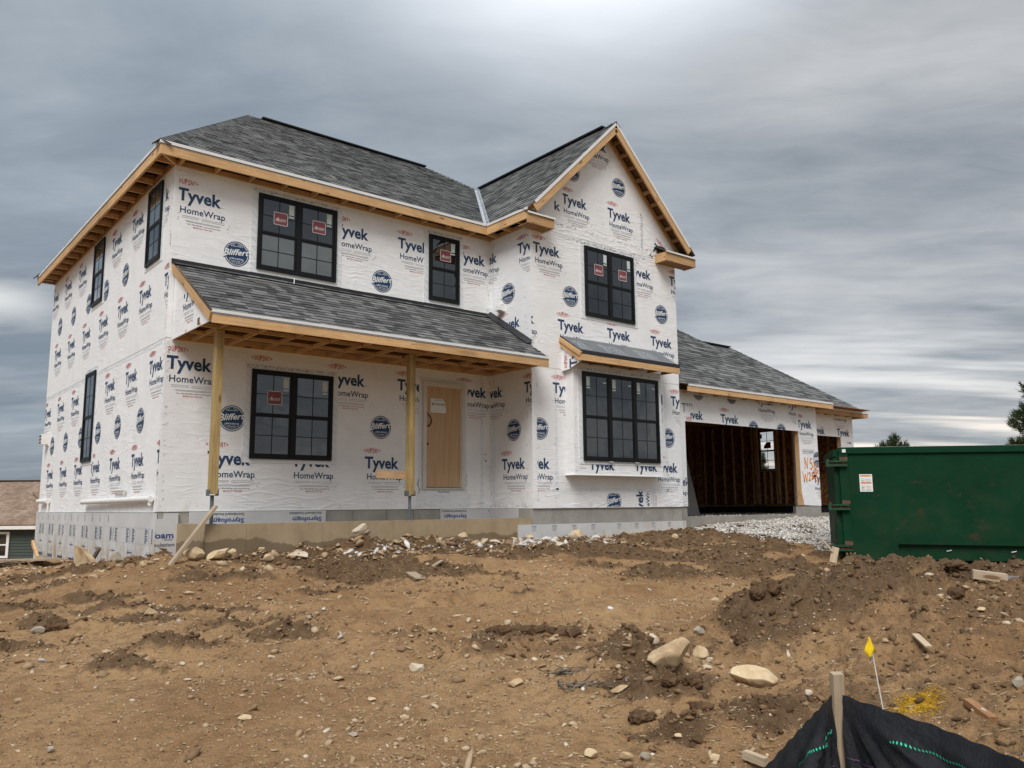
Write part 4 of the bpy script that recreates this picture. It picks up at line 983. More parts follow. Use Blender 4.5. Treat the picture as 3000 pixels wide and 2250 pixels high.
# ---- roofs
def roof_polys(): pass
SH_PARTS = [0]
def shingles(o3, u3, v3, poly, name, parent, singles=0, mat='shingle_grey', expo=.143, wmin=.10, wmax=.28, seed=1, lift=.004, stagger=True):
    """courses of tabs laid over the plane o3 + u*u3 + v*v3 inside poly (u, v)"""
    r = random.Random(seed); u3 = Vector(u3).normalized(); v3 = Vector(v3).normalized(); n3 = u3.cross(v3)
    if n3.z < 0: n3 = -n3
    vmax = max(p[1] for p in poly); vmin = min(p[1] for p in poly)
    def span(v):
        xs = []
        for (a, b_) in zip(poly, poly[1:]+poly[:1]):
            if (a[1]-v)*(b_[1]-v) <= 0 and a[1] != b_[1]: xs.append(a[0]+(b_[0]-a[0])*(v-a[1])/(b_[1]-a[1]))
        return (min(xs), max(xs)) if len(xs) >= 2 else None
    tabs = []; row = 0; v = vmin
    while v < vmax-.02:
        vt = min(v+expo, vmax-1e-4); s0 = span(v+1e-4); s1 = span(vt-1e-4)
        if s0 and s1:
            u = s0[0]-r.random()*wmax; f0 = (u-s0[0])
            W0 = s0[1]-s0[0]
            cuts = [0.]; x = r.uniform(.05, wmax)
            while x < W0: cuts.append(x); x += r.uniform(wmin, wmax)
            cuts.append(W0)
            for c0, c1 in zip(cuts[:-1], cuts[1:]):
                a0, a1 = s0[0]+c0, s0[0]+c1
                t0 = min(max(a0, s1[0]), s1[1]) if c0 > 0 else s1[0]; t1 = min(max(a1, s1[0]), s1[1]) if c1 < W0 else s1[1]
                if t1 < t0: t0 = t1
                sh = .18+.52*r.random() if r.random() > .28 else r.random()*.24
                tabs.append((a0+.002, a1-.002, t0, t1, v-.004, vt+.012, sh, r.uniform(.009, .018)))
        v += expo; row += 1
    def geo(tb, org=None):
        a0, a1, t0, t1, v0, v1, sh, th_ = tb; org = org or Vector((0, 0, 0)); b_ = Vector(o3)-org
        P_ = [b_+u3*a0+v3*v0+n3*lift, b_+u3*a1+v3*v0+n3*lift, b_+u3*t1+v3*v1+n3*lift, b_+u3*t0+v3*v1+n3*lift]
        T_ = [b_+u3*a0+v3*v0+n3*(lift+th_), b_+u3*a1+v3*v0+n3*(lift+th_), b_+u3*t1+v3*v1+n3*(lift+.001), b_+u3*t0+v3*v1+n3*(lift+.001)]
        return P_+T_, [(4, 5, 6, 7), (0, 1, 5, 4), (1, 2, 6, 5), (3, 0, 4, 7)]
    def build(nm, lst, orgs=None):
        vs, fs, sh = [], [], []
        for tb in lst:
            a, b_ = geo(tb, orgs); i = len(vs); vs += a; fs += [tuple(i+k for k in q_) for q_ in b_]; sh += [tb[6]]*len(a)
        o_ = mesh(nm, vs, fs, mat, parent)
        at_ = o_.data.attributes.new('shade', 'FLOAT', 'POINT'); at_.data.foreach_set('value', sh)
        return o_
    if singles:
        order = sorted(range(len(tabs)), key=lambda i: tabs[i][4]*3+abs(tabs[i][0]-2.5)*.6)
        pick = set(order[:singles]); rest = [tabs[i] for i in range(len(tabs)) if i not in pick]
        for i in sorted(pick):
            build('shingle', [tabs[i]])
        tabs = rest
    o_ = build(name, tabs); tag(o_, kind='stuff'); return o_
def deck(name, pts, th_, mat, parent):
    pts = [Vector(p) for p in pts]; n_ = (pts[1]-pts[0]).cross(pts[2]-pts[0]).normalized()
    if n_.z < 0: n_ = -n_
    k = len(pts); vs = pts+[p-n_*th_ for p in pts]
    q_ = MB(); q_.raw(vs, [tuple(range(k)), tuple(range(2*k-1, k-1, -1))]+[(i, (i+1) % k, k+(i+1) % k, k+i) for i in range(k)])
    return q_.out(name, mat, parent)
EX0, EX1, EY0, EY1 = -O, R+O, -O, D+O
SF = (9.60-ZE)/(4.9+O); RIDGEZ = 9.60; RXL, RXR = 3.13, 8.28
SL = (RIDGEZ-ZE)/(RXL-EX0)
VY = (RZ-ZE)/SF-O                                            # where the gable ridge meets the front slope
def frontp(x, y): return (x, y, ZE+SF*(y+O))
roof = deck('roof', [(EX0, EY0, ZE), (EX1, EY0, ZE), (RXR, 4.9, RIDGEZ), (RXL, 4.9, RIDGEZ)], .02, 'roof_deck', house)
deck('roof', [(EX0, EY0, ZE), (EX0, EY1, ZE), (RXL, 4.9, RIDGEZ)], .02, 'roof_deck', house)
deck('roof', [(EX1, EY0, ZE), (EX1, EY1, ZE), (RXR, 4.9, RIDGEZ)], .02, 'shingle_grey', house)
deck('roof', [(EX0, EY1, ZE), (EX1, EY1, ZE), (RXR, 4.9, RIDGEZ), (RXL, 4.9, RIDGEZ)], .02, 'shingle_grey', house)
YG = -P-O
groof = deck('gable_roof', [(L-O, YG, ZE), (L-O, -O, ZE), (RX, VY, RZ), (RX, YG, RZ)], .02, 'roof_deck', house)
deck('gable_roof', [(R+O, YG, ZE), (R+O, -O, ZE), (RX, VY, RZ), (RX, YG, RZ)], .02, 'roof_deck', house)
cs = math.cos(math.atan(SF)); sn = math.sin(math.atan(SF))
def vv(y): return (y+O)/cs
shingles((EX0, EY0, ZE), (1, 0, 0), (0, cs, sn), [(0, 0), (L-O-EX0, 0), (RX-EX0, vv(VY)), (RXR+.82-EX0, vv(3.66)), (RXR-EX0, vv(4.9)), (RXL-EX0, vv(4.9))], 'shingles', roof, seed=3)
csl = math.cos(math.atan(SL)); snl = math.sin(math.atan(SL))
shingles((EX0, EY1, ZE), (0, -1, 0), (csl, 0, snl), [(0, 0), (EY1-EY0, 0), (EY1-4.9, (RXL-EX0)/csl)], 'shingles', roof, seed=4)
csg = math.cos(math.atan(SG)); sng = math.sin(math.atan(SG))
shingles((L-O, YG, ZE), (0, 1, 0), (csg, 0, sng), [(0, 0), (-O-YG, 0), (VY-YG, (RX-L+O)/csg), (0, (RX-L+O)/csg)], 'shingles', groof, seed=5)
shingles((R+O, YG, ZE), (0, 1, 0), (-csg, 0, sng), [(0, 0), (-O-YG, 0), (VY-YG, (RX-L+O)/csg), (0, (RX-L+O)/csg)], 'shingles', groof, seed=6, wmax=.6)
# ridge vents, hip caps, valley flashing
def capline(name, p0, p1, w_, mat, parent, step=.14, nrm=(0, 0, 1), th_=.015, drop=.5, rr_=3):
    """overlapping cap pieces folded over a ridge or hip, joined"""
    p0 = Vector(p0); p1 = Vector(p1); d = (p1-p0); L_ = d.length; d.normalize(); n_ = Vector(nrm); s_ = d.cross(n_).normalized(); n_ = s_.cross(d); r = random.Random(rr_)
    vs, fs, sh = [], [], []
    k = int(L_/step)
    for i in range(k):
        a = p0+d*(i*step-.01); b_ = p0+d*((i+1)*step+.03); c0 = n_*(th_+.012); c1 = n_*th_*.6; i0 = len(vs)
        vs += [a-s_*w_-n_*w_*drop+c0, a+c0+n_*.01, a+s_*w_-n_*w_*drop+c0, b_-s_*w_-n_*w_*drop+c1, b_+c1+n_*.01, b_+s_*w_-n_*w_*drop+c1,
               a-s_*w_-n_*(w_*drop)+c0-n_*.03, a+s_*w_-n_*(w_*drop)+c0-n_*.03]
        fs += [(i0, i0+1, i0+4, i0+3), (i0+1, i0+2, i0+5, i0+4), (i0, i0+6, i0+1), (i0+1, i0+7, i0+2)]; sh += [.15+.5*r.random()]*8
    o_ = mesh(name, vs, fs, mat, parent); at_ = o_.data.attributes.new('shade', 'FLOAT', 'POINT'); at_.data.foreach_set('value', sh); return tag(o_, kind='stuff')
capline('hip_cap', (EX0, EY0, ZE+.01), (RXL, 4.9, RIDGEZ+.01), .15, 'shingle_grey', roof, drop=.52)
capline('hip_cap', (EX0, EY1, ZE+.01), (RXL, 4.9, RIDGEZ+.01), .15, 'shingle_grey', roof, drop=.52)
capline('hip_cap', (EX1, EY0, ZE), (RXR, 4.9, RIDGEZ), .15, 'shingle_grey', roof, drop=.52)
board('ridge_vent', (RXL+.28, 4.9, RIDGEZ+.02), (RXR-.05, 4.9, RIDGEZ+.02), .22, .034, 'ridge_black', roof)
board('ridge_vent', (RX, YG+.35, RZ+.02), (RX, VY-.15, RZ+.02), .20, .034, 'ridge_black', groof)
capline('ridge_cap', (RX, YG, RZ), (RX, YG+.36, RZ), .14, 'shingle_grey', groof, drop=.8)
vp0 = Vector((L-O, -O, ZE)); vp1 = Vector((RX, VY, RZ)); dv = (vp1-vp0).normalized()
nf = Vector((0, -sn, cs)); ng_ = Vector((-sng, 0, csg)); sf = nf.cross(dv).normalized(); sg_ = ng_.cross(dv).normalized()
if sf.x > 0: sf = -sf
if sg_.x < 0: sg_ = -sg_
q = MB(); q.raw([vp0+nf*.02, vp0+sf*.085+nf*.022, vp1+sf*.085+nf*.022, vp1+nf*.02, vp0+sg_*.085+ng_*.022, vp1+sg_*.085+ng_*.022,
  vp0-nf*.01, vp0+sf*.085+nf*.006, vp0+sg_*.085+ng_*.006], [(0, 1, 2, 3), (0, 3, 5, 4), (0, 6, 7, 1), (0, 4, 8, 6)]); q.out('valley_flashing', 'flashing_metal', roof)
# ---- eaves: fascia, drip edge, lookouts, soffit ledger
def run(p, q_, t0, t1): return Vector(p).lerp(Vector(q_), t0), Vector(p).lerp(Vector(q_), t1)
FZ = 5.94; FH = .185
def fascia(p0, p1, z=FZ, h_=FH, par=house, splits=(0, .37, .72, 1), mat='lumber', t=.038):
    p0 = Vector((*p0, z)); p1 = Vector((*p1, z))
    for a, b_ in zip(splits[:-1], splits[1:]):
        s_, e_ = run(p0, p1, a, b_); dd = (e_-s_).normalized()*.001
        board('fascia', s_+dd, e_-dd, t, h_, mat, par)
e = .019
fascia((EX0+e*2, EY0+e), (L-O+.0, EY0+e), splits=(0, .52, 1)); fascia((EX0+e, EY1-e*2), (EX0+e, EY0+0), splits=(0, .36, .68, 1))
fascia((L-O+e, EY0+.0), (L-O+e, YG+e*2), splits=(0, 1))
def drip(p0, p1, z=ZE-.005, out=(0, -1), par=None, w_=.012, h_=.052):
    p0 = Vector((*p0, z)); p1 = Vector((*p1, z)); o_ = Vector((*out, 0))*.010
    board('drip_edge', p0+o_, p1+o_, w_, h_, 'drip_edge_white', par or house)
drip((EX0-.01, EY0), (L-O-.02, EY0)); drip((EX0, EY1), (EX0, EY0-.01), out=(-1, 0)); drip((L-O, EY0-.03), (L-O, YG), out=(-1, 0))
# sheathing edge and sagging underlay just beneath the drip edge
for (a, b_, oo) in (((EX0, EY0+.01), (L-O, EY0+.01), 0), ((EX0+.01, EY1), (EX0+.01, EY0), 0)):
    board('underlay_edge', (*a, ZE-.040), (*b_, ZE-.040), .022, .022, 'grey_metal', house)
def lookouts(n, f0, f1, z=5.895, h_=.085, par=house, mat='lumber', w_=.038):
    for i in range(n):
        a, b_ = f0(i), f1(i); board('lookout', (*a, z), (*b_, z), w_, h_, mat, par)
lookouts(11, lambda i: (.05+.61*i, 0), lambda i: (.05+.61*i, EY0+.04))
lookouts(18, lambda i: (0, D-.02-.575*i), lambda i: (EX0+.04, D-.02-.575*i))
lookouts(3, lambda i: (L, -.30-.52*i), lambda i: (L-O+.04, -.30-.52*i))
board('lookout', (0, 0, 5.895), (EX0+.05, EY0+.05, 5.895), .038, .085, 'lumber', house)
for (a, b_) in (((.0, -.022), (L, -.022)), ((-.026, D), (-.026, 0.0)), ((L-.022, -.05), (L-.022, -P))):
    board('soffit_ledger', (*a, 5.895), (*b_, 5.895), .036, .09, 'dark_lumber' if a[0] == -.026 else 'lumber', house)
# roof truss tails behind the open soffit, its shade put into their colour
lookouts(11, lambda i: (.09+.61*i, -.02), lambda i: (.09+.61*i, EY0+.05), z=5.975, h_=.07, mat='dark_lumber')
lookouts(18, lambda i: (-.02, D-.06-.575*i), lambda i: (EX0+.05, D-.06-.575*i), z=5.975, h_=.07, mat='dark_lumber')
# gable rakes
gt = math.atan(SG)
def rake(x0, x1, y, dz, w_, h_, name, mat):
    z0 = ZE+SG*(min(x0, 2*RX-x0)-(L-O)); z1 = ZE+SG*(min(x1, 2*RX-x1)-(L-O))
    board(name, (x0, y, z0-dz), (x1, y, z1-dz), w_, h_, mat, house)
for s_ in (0, 1):
    xa, xb = (L-O+.20, RX) if s_ == 0 else (R+O-.20, RX)
    rake(xa, xb, YG+.019, .155, .038, .165, 'rake_board', 'lumber'); rake(xa, xb, YG-.006, .030, .012, .060, 'drip_edge', 'drip_edge_white')
    rake(xa, xb, -P-.03, .175, .038, .10, 'rake_ledger', 'lumber')
    for i in range(9):
        t = .12+i*.1; x = xa+(xb-xa)*t; z = ZE+SG*(min(x, 2*RX-x)-(L-O))-.165
        board('lookout', (x, -P-.05, z), (x, YG+.04, z), .038, .085, 'dark_lumber', house)
# gable returns
def greturn(x0, x1):
    g_ = sub(empty('gable_return'), house)
    z0, z1 = 5.755, 5.965
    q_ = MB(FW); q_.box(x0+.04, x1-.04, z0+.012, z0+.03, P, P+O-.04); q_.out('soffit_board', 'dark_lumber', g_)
    board('fascia', (x0+.0, YG+.019, (z0+z1)/2), (x1, YG+.019, (z0+z1)/2), .038, z1-z0, 'lumber', g_)
    for xx in ((x1-.019,) if x0 < 8 else (x0+.019, x1-.019)): board('fascia', (xx, YG+.04, (z0+z1)/2), (xx, -P-.002, (z0+z1)/2), .038, z1-z0, 'lumber', g_)
    rd = deck('roof', [(x0-.02, YG-.02, z1+.01), (x1+.02, YG-.02, z1+.01), (x1+.0, -P, z1+.20), (x0, -P, z1+.20)], .015, 'roof_deck', g_)
    cc = math.cos(math.atan2(.19, O+.02)); ss = math.sin(math.atan2(.19, O+.02))
    board('drip_edge', (x0-.02, YG-.026, z1+.004), (x1+.02, YG-.026, z1+.004), .010, .04, 'drip_edge_white', g_)
    board('drip_edge', (x1+.024, YG-.02, z1+.004), (x1+.024, -P, z1+.10), .010, .04, 'drip_edge_white', g_)
    shingles((x0-.02, YG-.02, z1+.01), (1, 0, 0), (0, cc, ss), [(0, 0), (x1-x0+.04, 0), (x1-x0+.04, .42), (0, .42)], 'shingles', rd, seed=8)
    q_ = MB(FW); xm = x0+.35 if x0 < 8 else x0+.18; q_.box(xm-.12, xm+.16, z1+.13, z1+.23, P+.002, P+.04); q_.out('step_flashing', 'black_underlay', g_)
greturn(L-O, L-O+.72); greturn(R+O-1.08, R+O)
# ---- porch roof
PR = sub(empty('porch_roof'), house)
PX0, PX1, PY, PZT, PZE = .06, 6.72, -1.97, 4.15, 2.945
SP = (PZT-PZE)/(-PY); cp, s_p = math.cos(math.atan(SP)), math.sin(math.atan(SP))
pd_ = deck('roof_deck', [(PX0, PY, PZE), (PX1, PY, PZE), (PX1, 0, PZT), (PX0, 0, PZT)], .02, 'roof_deck', PR)
shingles((PX0, PY, PZE), (1, 0, 0), (0, cp, s_p), [(0, 0), (PX1-PX0, 0), (PX1-PX0, -PY/cp-.02), (0, -PY/cp-.02)], 'shingles', pd_, singles=296, seed=9, wmin=.12, wmax=.30)
board('fascia', (PX0, PY+.019, 2.835), (3.6, PY+.019, 2.835), .038, .14, 'lumber', PR); board('fascia', (3.602, PY+.019, 2.835), (PX1, PY+.019, 2.835), .038, .14, 'lumber', PR)
board('drip_edge', (PX0-.01, PY-.008, 2.945), (PX1, PY-.008, 2.945), .012, .045, 'drip_edge_white', PR)
board('underlay_edge', (PX0, PY-.002, 2.912), (PX1, PY-.002, 2.912), .010, .022, 'grey_metal', PR)
rk0, rk1 = Vector((PX0-.019, -.02, PZT-.095)), Vector((PX0-.019, PY+.02, PZE-.085)); board('rake_board', rk0, rk1, .038, .14, 'lumber', PR)
board('drip_edge', (PX0-.03, -.01, PZT-.01), (PX0-.03, PY, PZE-.005), .014, .03, 'black_underlay', PR)
FCk = Fr((PX0+.02, 0, 0), (0, -1, 0), (-1, 0, 0))
ck = wrap_sheet('porch_cheek', FCk, [(.02, 2.82), (1.88, 2.82), (1.88, 2.88), (.02, PZT-.16)], -.02, 0, PR)
pr = Print(FCk); rcc = (.04, 1.75, 2.84, 3.62)
pr.add(WORD, .48, 3.42, (.04, 1.05, 2.84, 3.48)); specks(pr, (.05, 1.2, 2.9, 3.4), 60, seed=31, sc=.03); pr.out('wrap_lettering', ck)
# black head and side flashing
q = MB(); q.raw([(PX0-.05, -.012, PZT+.06), (PX1+.02, -.012, PZT+.06), (PX1+.02, -.18, PZT-.07), (PX0-.05, -.18, PZT-.07), (PX0-.05, -.012, PZT-.02), (PX1+.02, -.012, PZT-.02)],
  [(0, 1, 5, 4), (4, 5, 2, 3)]); q.out('head_flashing', 'black_underlay', PR)
for k in range(2):
    q = MB(); x = L-.008-.05*k; q.raw([(x, -.02, PZT+.11-.06*k), (x, -P-.05, PZT+.11-.06*k-SP*(P+.03)), (x-.09, -P-.05, PZT+.03-SP*(P+.03)), (x-.09, -.02, PZT+.03), (x-.09, -.02, PZT-.01), (x-.09, -P-.05, PZT-.01-SP*(P+.03))],
     [(0, 1, 2, 3), (3, 2, 5, 4)]); q.out('side_flashing', 'black_underlay', PR)
board('wrap_bead', (2.12, -.19, PZT-.075), (2.20, -.02, PZT+.08), .012, .012, 'white_vinyl', PR)
for i, x in enumerate(np.arange(.39, 6.7, .628)):           # ceiling joists on a 2 ft module
    board('ceiling_joist', (x, -.04, 2.85), (x, PY+.04, 2.85), .038, .06, 'lumber', PR)
    board('rafter', (x+.03, -.04, 4.02), (x+.03, PY+.06, 4.02+SP*(PY+.02)), .038, .10, 'dark_lumber', PR, up=(0, -s_p, cp))
board('ceiling_beam', (PX0+.02, -1.30, 2.90), (PX1, -1.30, 2.90), .11, .12, 'dark_lumber', PR)
board('ceiling_beam', (PX0+.02, -1.375, 2.84), (PX1, -1.375, 2.84), .038, .06, 'lumber', PR); board('ceiling_beam', (PX0+.02, -.72, 2.85), (PX1, -.72, 2.85), .038, .055, 'lumber', PR)
board('soffit_ledger', (PX0+.04, -.022, 2.885), (PX1, -.022, 2.885), .036, .12, 'lumber', PR)
board('soffit_ledger', (PX1+.01, -.05, 2.885), (PX1+.01, -1.6, 2.885), .036, .12, 'lumber', PR)
q = MB(FW); q.box(PX0+.06, PX1-.02, 2.96, 4.02, .008, .020); q.out('wall_sheathing', 'roof_deck', PR)
# ---- posts
def post(x, y=-1.30):
    g_ = sub(empty('porch_post', (x, y, -.19)), house)
    def bo(*a, **k):
        o_ = board(*a, None, **k); m_ = o_.matrix_world.copy(); o_.parent = g_; m_.translation -= Vector((x, y, -.19)); o_.matrix_basis = m_; return o_
    bo('post', (x-.022, y, .262), (x-.022, y, 2.80), .064, .13, 'treated_lumber', up=(0, 1, 0)); bo('post', (x+.034, y-.004, .262), (x+.034, y-.004, 2.80), .047, .13, 'treated_lumber', up=(0, 1, 0))
    q_ = MB(); c0 = Vector((0, 0, 0)); q_.tube((0, 0, .0), (0, 0, .43), .028, n=12); q_.box(-.07, .075, .425, .435, -.075, .075); q_.box(-.073, -.067, .43, .52, -.07, .07); q_.box(.069, .075, .43, .52, -.07, .07)
    q_.box(-.06, .06, -.0, .008, -.06, .06); q_.out('post_jack', 'steel_post', g_)
    return g_
bpy.context.view_layer.update()
post(.41); p2 = post(3.935)
tag(board('cut_plank', (3.30, -1.215, .62), (4.03, -1.215, .60), .038, .135, 'board_offcut', None), 'short pine plank nailed sideways behind the right porch post', 'plank')
# ---- windows
def win(fr, units, z0, z1, x0, x1, label, pane='glass_dark', pales=(), red=(), grn=(), grids=True, cut=False, proud=.045, flash=True, strips=()):
    """double-hung units in one black frame"""
    g_ = sub(empty('window'), house); g_['label'] = label
    if flash:
        q_ = MB(fr); fw = .115; q_.box(x0-fw, x1+fw, z0-.07, z1+.09, .0, .0095); fo = q_.out('flashing_sheet', 'flashing_wrap', g_)
        prn = Print(Fr(fr.o+fr.n*.0095, fr.u, fr.n, fr.v)); rc_ = (x0-fw+.005, x1+fw-.005, z0-.07, z1+.085); its_ = []
        k = 0; z = z0+.02
        while z < z1:
            for xs in (x0-fw+.012, x1+.012): its_.append((*place_text('FlashingTape', xs, z+.075, .115, .016, .0, rot=-.72), 'ink_grey', 1))
            z += .155
        prn.add(its_, 0, 0, rc_, base=.0008)
        specks(prn, rc_, int(60*(x1-x0)), sc=.05, seed=int(x0*10)+3, lines=[(x0-.1, z1+.05, x1+.1, z1+.05), (x0-.1, z1+.03, x1+.1, z1+.07)])
        prn.out('tape_lettering', fo)
    q_ = MB(fr); b_ = .055
    q_.box(x0, x0+b_, z0, z1, .002, proud); q_.box(x1-b_, x1, z0, z1, .002, proud); q_.box(x0+b_, x1-b_, z1-b_, z1, .002, proud); q_.box(x0+b_, x1-b_, z0, z0+b_, .002, proud)
    w_ = (x1-x0-2*b_-(units-1)*.075)/units; us = []
    for i in range(units):
        a = x0+b_+i*(w_+.075); us.append((a, a+w_))
        if i: q_.box(a-.075, a, z0+b_, z1-b_, .002, proud-.004)
    q_.out('window_frame', 'window_frame_black', g_)
    zm = (z0+z1)/2-.02
    for i, (a, b2) in enumerate(us):
        for lo, hi, rec, nm, k in ((zm, z1-b_, .036, 'upper', 0), (z0+b_, zm+.005, .029, 'lower', 1)):
            s = .034; q2 = MB(fr)
            q2.box(a, a+s, lo, hi, .004, rec); q2.box(b2-s, b2, lo, hi, .004, rec); q2.box(a+s, b2-s, hi-s, hi, .004, rec); q2.box(a+s, b2-s, lo, lo+s*1.15, .004, rec)
            so_ = q2.out('sash', 'window_frame_black', g_)
            q3 = MB(fr); q3.box(a+s, b2-s, lo+s, hi-s, .0102+.0002*k, rec-.010); q3.out('pane', pales[i*2+k] if pales else pane, so_)
            if grids:
                q4 = MB(fr); cxm = (a+b2)/2; czm = (lo+hi)/2; q4.box(cxm-.007, cxm+.007, lo+s, hi-s, rec-.0095, rec-.006); q4.box(a+s, cxm-.007, czm-.007, czm+.007, rec-.0095, rec-.0065); q4.box(cxm+.007, b2-s, czm-.007, czm+.007, rec-.0095, rec-.0065)
                q4.out('muntin', 'window_frame_black' if not cut else 'window_frame_black', so_)
            if k == 0 and i in red:
                cx0 = (a+b2)/2-.11; cz0 = lo+.20
                q5 = MB(fr); q5.box(cx0, cx0+.27, cz0, cz0+.24, rec-.006, rec-.005); st = q5.out('sticker', 'sticker_red', so_)
                pp = Print(Fr(fr.o+fr.n*(rec-.005), fr.u, fr.n, fr.v))
                bd = [(*rect2d(cx0+.0, cz0, cx0+.27, cz0+.008), 'ink_white', 1), (*rect2d(cx0, cz0+.232, cx0+.27, cz0+.24), 'ink_white', 1), (*rect2d(cx0, cz0, cx0+.008, cz0+.24), 'ink_white', 1), (*rect2d(cx0+.262, cz0, cx0+.27, cz0+.24), 'ink_white', 1),
                      (*place_text('A', cx0+.03, cz0+.075, .06, .065, .0, .4), 'ink_white', 1), (*place_text('LLIANCE', cx0+.088, cz0+.085, .15, .038, .0, .1), 'ink_white', 1), (*rect2d(cx0+.04, cz0+.072, cx0+.22, cz0+.076), 'ink_white', 1)]
                pp.add(bd, 0, 0, (-99, 99, -99, 99), base=.0005); pp.out('sticker_lettering', st)
            if k == 0 and i in grn:
                left = grn[i]
                gx = (a+s+.02) if left else (b2-s-.13)
                q5 = MB(fr); q5.box(gx, gx+.10, hi-s-.21, hi-s-.02, rec-.0058, rec-.005); q5.box(gx+.0, gx+.10, hi-s-.265, hi-s-.235, rec-.0058, rec-.005); q5.out('sticker', 'sticker_grey', so_)
            if k == 0 and strips:
                q5 = MB(fr); q5.box(b2-.16, b2-.06, hi-.16, hi-.135, rec-.0058, rec-.005); q5.out('sticker', 'paper_white', so_)
    return g_
FUf = Fr((0, -.006, 0), (1, 0, 0), (0, -1, 0))
win(FUf, 2, 4.285, 5.705, 1.468, 3.03, 'upper double window with two red stickers', pales=['glass_dark', 'glass_pale']*2, red=(0, 1), grn={0: 0, 1: 0})
win(FUf, 1, 4.285, 5.695, 5.153, 5.925, 'single upper window near the inner corner', red=(0,), grn={0: 0})
win(FW, 2, .895, 2.47, 1.47, 3.03, 'lower double window under the porch roof', red=(0,), grn={0: 0, 1: 0})
win(FGm, 2, 4.14, 5.725, 8.325, 9.90, 'upper double window in the gable block', red=(0, 1), grn={0: 0, 1: 0})
win(FUp, 1, 4.345, 5.755, D-1.367, D-.545, 'front upper window of the left wall', pales=['glass_pale', 'glass_dark'])
win(FUp, 1, 4.385, 5.765, D-5.38, D-4.525, 'back upper window of the left wall', pales=['glass_pale', 'glass_dark'])
win(FLp, 1, 1.025, 2.915, D-5.435, D-4.60, 'lower window of the left wall')
# ---- bay with the triple window
BO = .25
bay = sub(empty('window_bay'), house)
FB = Fr((0, -P-BO, 0), (1, 0, 0), (0, -1, 0))
bx = wrap_sheet('bay_box', FB, [(7.70, .675), (10.46, .675), (10.46, 3.02), (7.70, 3.02)], -BO+.001, 0, bay)
board('bay_sill', (7.66, -P-BO/2, .668), (10.50, -P-BO/2, .668), BO+.03, .014, 'paper_white', bay)
pr = Print(FB); rb = (7.72, 10.44, .69, 3.0)
for x in (8.12, 9.50): pr.add(WORD, x, .79, (7.72, 10.44, .69, .99))
specks(pr, rb, 60, sc=.03, seed=22, lines=[(7.75, .7, 7.75, 2.9), (10.4, .7, 10.4, 2.9), (7.8, 2.95, 10.4, 2.95)])
pr.add([(*place_text('FlexWrap', 7.86, .80, .16, .02), 'ink_dark', 1)], 0, 0, rb); pr.out('wrap_lettering', bx)
for x in (8.72, 9.53): board('window_shim', (x-.05, -P-BO-.05, .955), (x+.07, -P-BO-.05, .957), .02, .012, 'white_vinyl', bay)
win(FB, 3, .965, 2.845, 7.945, 10.33, 'triple window in the shallow bay', grn={0: 1, 1: 1, 2: 1}, strips=(1,))
BRX0, BRX1, BRY = 7.58, 10.66, -2.0
brd = deck('bay_roof', [(BRX0, BRY, 3.19), (BRX1, BRY, 3.19), (BRX1, -P-.001, 3.60), (BRX0, -P-.001, 3.60)], .02, 'black_underlay', bay)
m, gg, b, o = newmat('grey_underlay'); co = gg.n('ShaderNodeNewGeometry').outputs['Position']
n = gg.noise(gg.mapping(co, scale=(1, 3, 3), rot=(0, 0, .3)), 4, 5, .7, 1.)
setc(gg, b, gg.ramp(n, [(.3, (.085, .092, .10)), (.7, (.15, .16, .17))]), .45, .4, n, .6, .02)
q = MB(); bl = math.hypot(.41, .626)
FR2 = Fr((0, BRY, 3.19), (1, 0, 0), (0, -.41, .626), (0, .626, .41))
q = MB(FR2); q.box(BRX0+.01, BRX1-.005, .0, bl, .002, .008); us_ = q.out('roof_underlay', 'grey_underlay', bay)
pr = Print(Fr(FR2.o+FR2.n*.008, FR2.u, FR2.n, FR2.v))
for x in (7.85, 8.62, 8.95, 9.72, 10.02):
    pr.add([(*place_text('SPACE', x, .12, .42, .13, .0, rot=math.pi/2), 'ink_grey', 1), (*place_text('COAST', x+.15, .12, .42, .10, .0, rot=math.pi/2), 'ink_grey', 1)], 0, 0, (BRX0+.05, BRX1-.05, .04, .66), base=.001)
pr.out('underlay_lettering', us_)
board('roof_edge_membrane', (BRX0, BRY-.012, 3.165), (BRX1+.03, BRY-.012, 3.165), .014, .085, 'black_underlay', bay)
board('fascia', (BRX0-.02, BRY+.0, 3.055), (BRX1+.02, BRY+.0, 3.055), .038, .13, 'lumber', bay)
board('rake_board', (BRX0-.02, BRY-.02, 3.115), (BRX0-.02, -P-.004, 3.115+.41), .038, .085, 'lumber', bay); board('rake_board', (BRX0+.012, BRY+.02, 3.035), (BRX0+.012, -P-.004, 3.035+.41), .036, .12, 'lumber', bay)
FBs = Fr((BRX0+.035, -P, 0), (0, -1, 0), (-1, 0, 0))
bc = wrap_sheet('bay_cheek', FBs, [(.0, 2.84), (.22, 2.86), (.585, 2.99), (.585, 3.05), (.0, 3.42)], -.02, 0, bay)
pr = Print(FBs); pr.add(WORD, .46, 2.88, (.01, .57, 2.87, 3.5), rot=math.pi/2, planes=((.62, 1, 3.37),)); pr.out('wrap_lettering', bc)
for x in (8.2, 8.81, 9.42, 10.03, 10.5): board('lookout', (x, -P-BO, 3.03), (x, BRY+.02, 3.03), .038, .06, 'dark_lumber', bay)
